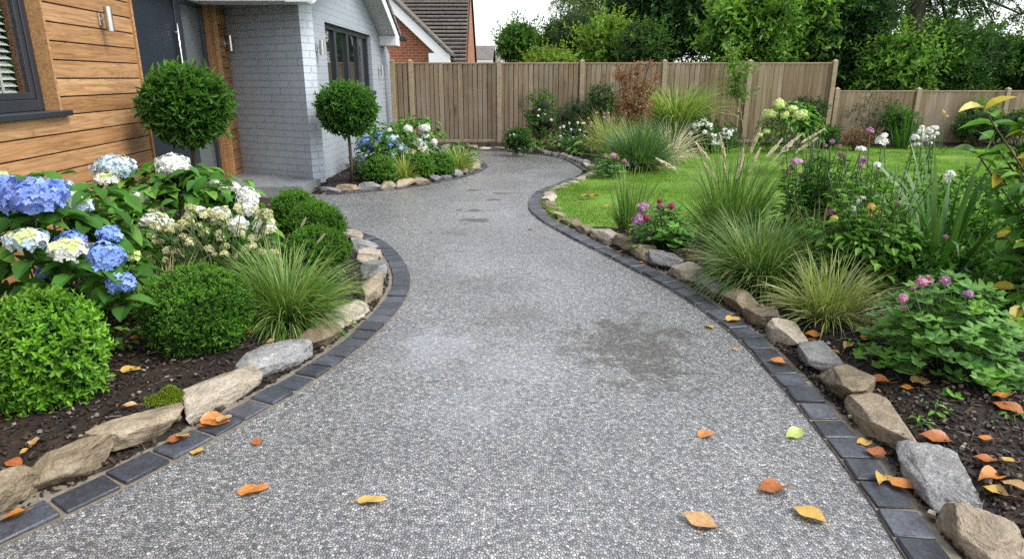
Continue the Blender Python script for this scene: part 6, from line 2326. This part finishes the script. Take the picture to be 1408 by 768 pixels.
def fallen(px, py, L_px, yaw_deg, mat, label, rng, wl=None, z=None, zone=None, curl=None):
    wl = wl or rng.uniform(.46, .74)
    base = G(px, py, z if z is not None else .012)
    m_ = mpp(base[1])
    L = L_px * m_
    cu = rng.uniform(-.25, .3) if curl is None else curl
    V, fs = HAND
    V = V.copy()
    V[:, 0] *= wl / .84
    V[:, 1] -= .5
    V[:, 2] = V[:, 2] * rng.uniform(.2, 1.1) + cu * (V[:, 1]) ** 2 + .05 * np.sin(V[:, 0] * 9 + V[:, 1] * 7)
    tw = rng.uniform(-.5, .5)
    V[:, 2] += tw * V[:, 0] * V[:, 1]
    V[:, 2] -= V[:, 2].min()
    V *= L
    mb = MB()
    mb.add(V, fs)
    tube(mb, [(0, -.5 * L, V[0, 2]), (.02 * L, -.72 * L, V[0, 2] + .02 * L)], [.0018, .0014], 5)
    o = mb.build('fallen_leaf', M[mat], None, True)
    o.location = base
    o.rotation_euler = (rng.normal() * .1, rng.normal() * .12, math.radians(yaw_deg))
    return tag(o, label, 'leaf', 'fallen autumn leaves')


def zbed(px, py, poly):
    p = G(px, py, .06)[:2][None]
    return float(soil_z(poly, p)[0]) + .012


rg = np.random.default_rng(404)
for (x, y, L, a, m, lab, zz) in [
    (350, 674, 42, -70, 'fall_orange', 'long orange leaf on the drive at lower left', 0),
    (512, 688, 41, -80, 'fall_yellow', 'yellow-tan leaf lying alone on the lower centre drive', 0),
    (353, 607, 20, 20, 'fall_rust', 'small rust-orange leaf on the drive beside the left setts', 0),
    (971, 597, 27, -70, 'fall_orange', 'rounded orange leaf on the drive left of the green one', 0),
    (1091, 598, 33, 120, 'fall_green', 'green leaf on the drive', 0),
    (1060, 672, 42, 100, 'fall_rust', 'dark rust-brown leaf on the drive above the big yellow leaf', 0),
    (960, 717, 52, 60, 'fall_tan', 'tan-orange curled leaf on the drive', 0),
    (1110, 708, 50, 45, 'fall_yellow', 'large yellow leaf with orange edge on the drive', 0),
    (974, 449, 15, 30, 'fall_yellow', 'small yellow leaf on the drive halfway along the right setts', 0),
    (1011, 480, 13, 10, 'fall_tan', 'tiny tan leaf on the drive edge', 0),
    (729, 315, 7, 0, 'fall_rust', 'tiny rust leaf far up the drive', 0),
    (270, 621, 24, 95, 'fall_yellow', 'yellow pointed leaf on the drive beside the left setts', 0),
    (1008, 440, 22, -80, 'fall_yellow', 'yellow leaf lying across the right setts', .032),
    (1068, 497, 24, 70, 'fall_orange', 'reddish leaf on the right setts beside the mortar', .032),
    (1213, 660, 42, 140, 'fall_yellow', 'yellow leaf on the right setts touching the big slate rock', .034),
    (1236, 664, 34, 40, 'fall_orange', 'orange-yellow leaf overlapping a yellow one by the big slate rock', .04),
    (1203, 622, 28, 60, 'fall_rust', 'rust leaf curled at the foot of the big slate rock', .034),
    (1187, 609, 26, 110, 'fall_yellow', 'yellow leaf on the mortar beside the big smooth tan rock', .02),
    (852, 346, 12, 70, 'fall_orange', 'small orange leaf at the foot of the brown edging rock', .032),
    (882, 362, 12, 100, 'fall_orange', 'small orange leaf on the setts below the tan upright rock', .032),
    (296, 579, 38, -80, 'fall_orange', 'bright orange leaf of the cluster against the pale beige rock', .036),
    (284, 583, 26, 120, 'fall_rust', 'red-orange leaf lowest in the cluster on the left setts', .034),
    (309, 575, 24, -30, 'fall_tan', 'tan leaf at the right of the cluster on the left setts', .05),
    (240, 605, 30, 130, 'fall_rust', 'rust leaf on the left setts against the tan wedge rock', .034),
    (250, 600, 20, 70, 'fall_yellow', 'yellow-orange leaf beside the rust one on the left setts', .04),
    (15, 711, 36, 120, 'fall_orange', 'red-orange leaf on the setts at the left picture edge', .034)]:
    fallen(x, y, L, a, m, lab, rg, z=zz if zz else .008)
for (x, y, L, a, m, lab) in [
    (183, 508, 30, -60, 'fall_yellow', 'yellow leaf on the mulch between two box bushes'), (186, 463, 20, 30, 'fall_orange', 'orange leaf on the mulch behind the fresh box bush'), (178, 558, 22, 120, 'fall_tan', 'tan leaf on the mulch behind the tan wedge rock'),
    (132, 603, 22, 80, 'fall_orange', 'orange leaf on the mulch between two brown rocks'), (48, 607, 22, 10, 'fall_tan', 'tan leaf under the fresh box bush'), (18, 637, 26, 80, 'fall_rust', 'rust leaf on the mulch behind the long craggy rock'), (34, 620, 16, 160, 'fall_yellow', 'small yellow leaf under the fresh box bush'),
    (340, 456, 16, 60, 'fall_rust', 'rust leaf on the mulch under the fresh grass clump'), (478, 395, 14, 60, 'fall_orange', 'orange leaf on the mulch behind the largest orange-tan rock'), (372, 470, 16, 120, 'fall_tan', 'tan leaf on the mulch behind the blue-grey slate')]:
    fallen(x, y, L, a, m, lab, rg, z=zbed(x, y, bed_left))
for (x, y, L, a, m, lab) in [
    (1057, 425, 26, -70, 'fall_yellow', 'yellow leaf on the mulch behind the upright brown rock'), (1080, 420, 18, 20, 'fall_orange', 'small orange leaf left of the variegated sedge'), (1072, 441, 22, 80, 'fall_rust', 'rust leaf on the mulch behind the rounded greyish rock'), (1118, 460, 26, 100, 'fall_orange', 'orange leaf under the left side of the variegated sedge'),
    (1113, 468, 20, 30, 'fall_rust', 'darker rust leaf below the orange one at the variegated sedge'), (1195, 466, 28, -60, 'fall_orange', 'red-orange leaf on the mulch right of the variegated sedge'), (1183, 455, 18, 100, 'fall_green', 'yellow-green leaf at the right foot of the variegated sedge'), (1166, 476, 24, 130, 'fall_yellow', 'lime-yellow leaf in front of the variegated sedge'),
    (1205, 525, 34, 60, 'fall_rust', 'rust leaf on the mulch behind the brown mottled rock'), (1263, 525, 32, 120, 'fall_tan', 'curled tan leaf under the broad geranium'), (1247, 533, 22, 80, 'fall_orange', 'orange leaf left of the curled tan one under the geranium'), (1258, 512, 24, 10, 'fall_rust', 'brown leaf tucked under the geranium leaves'),
    (1383, 562, 46, 50, 'fall_rust', 'large red-brown leaf at the right picture edge'), (1376, 545, 30, 100, 'fall_orange', 'orange leaf behind the large red-brown one'), (1362, 657, 50, 110, 'fall_orange', 'orange leaf on the mulch right of the big slate rock'), (1367, 675, 34, 60, 'fall_yellow', 'yellow leaf under the orange one right of the big slate rock'),
    (1392, 668, 34, 20, 'fall_tan', 'tan leaf beside the yellow one right of the big slate rock'), (1353, 632, 34, 80, 'fall_rust', 'rust leaf on the mulch above the big slate rock'), (1285, 603, 42, 70, 'fall_rust', 'long brown leaf behind the smooth tan rock'), (1255, 612, 34, 110, 'fall_orange', 'orange-brown leaf beside the smooth tan rock'),
    (1146, 484, 16, 40, 'fall_orange', 'orange leaf touching the second blue-grey slate'), (944, 343, 18, 80, 'fall_tan', 'tan leaf on the mulch right of the flowering geranium'), (953, 353, 14, 20, 'fall_orange', 'orange leaf on the mulch below the sedge clump'), (1040, 402, 20, 110, 'fall_rust', 'rust leaf tucked under the mounded sedge'),
    (1385, 632, 18, 30, 'fall_yellow', 'small yellow leaf far right on the mulch'), (1355, 603, 22, 70, 'fall_orange', 'orange leaf on the mulch below the geranium mound'), (1225, 470, 22, 150, 'fall_tan', 'tan leaf on the mulch left of the geranium mound'), (1312, 640, 22, 140, 'fall_rust', 'small rust leaf behind the pointed slate rock')]:
    fallen(x, y, L, a, m, lab, rg, z=zbed(x, y, br_vis))
for (x, y, L, a, m, lab) in [(803, 271, 18, 80, 'fall_tan', 'tan leaf on the lawn tip'), (815, 270, 16, 110, 'fall_orange', 'orange leaf on the lawn tip right of the tan one'), (796, 279, 10, 40, 'fall_rust', 'small rust leaf on the lawn tip'), (833, 283, 12, 70, 'fall_orange', 'orange leaf on the lawn beside the small upright grass')]:
    fallen(x, y, L, a, m, lab, rg, z=.085)
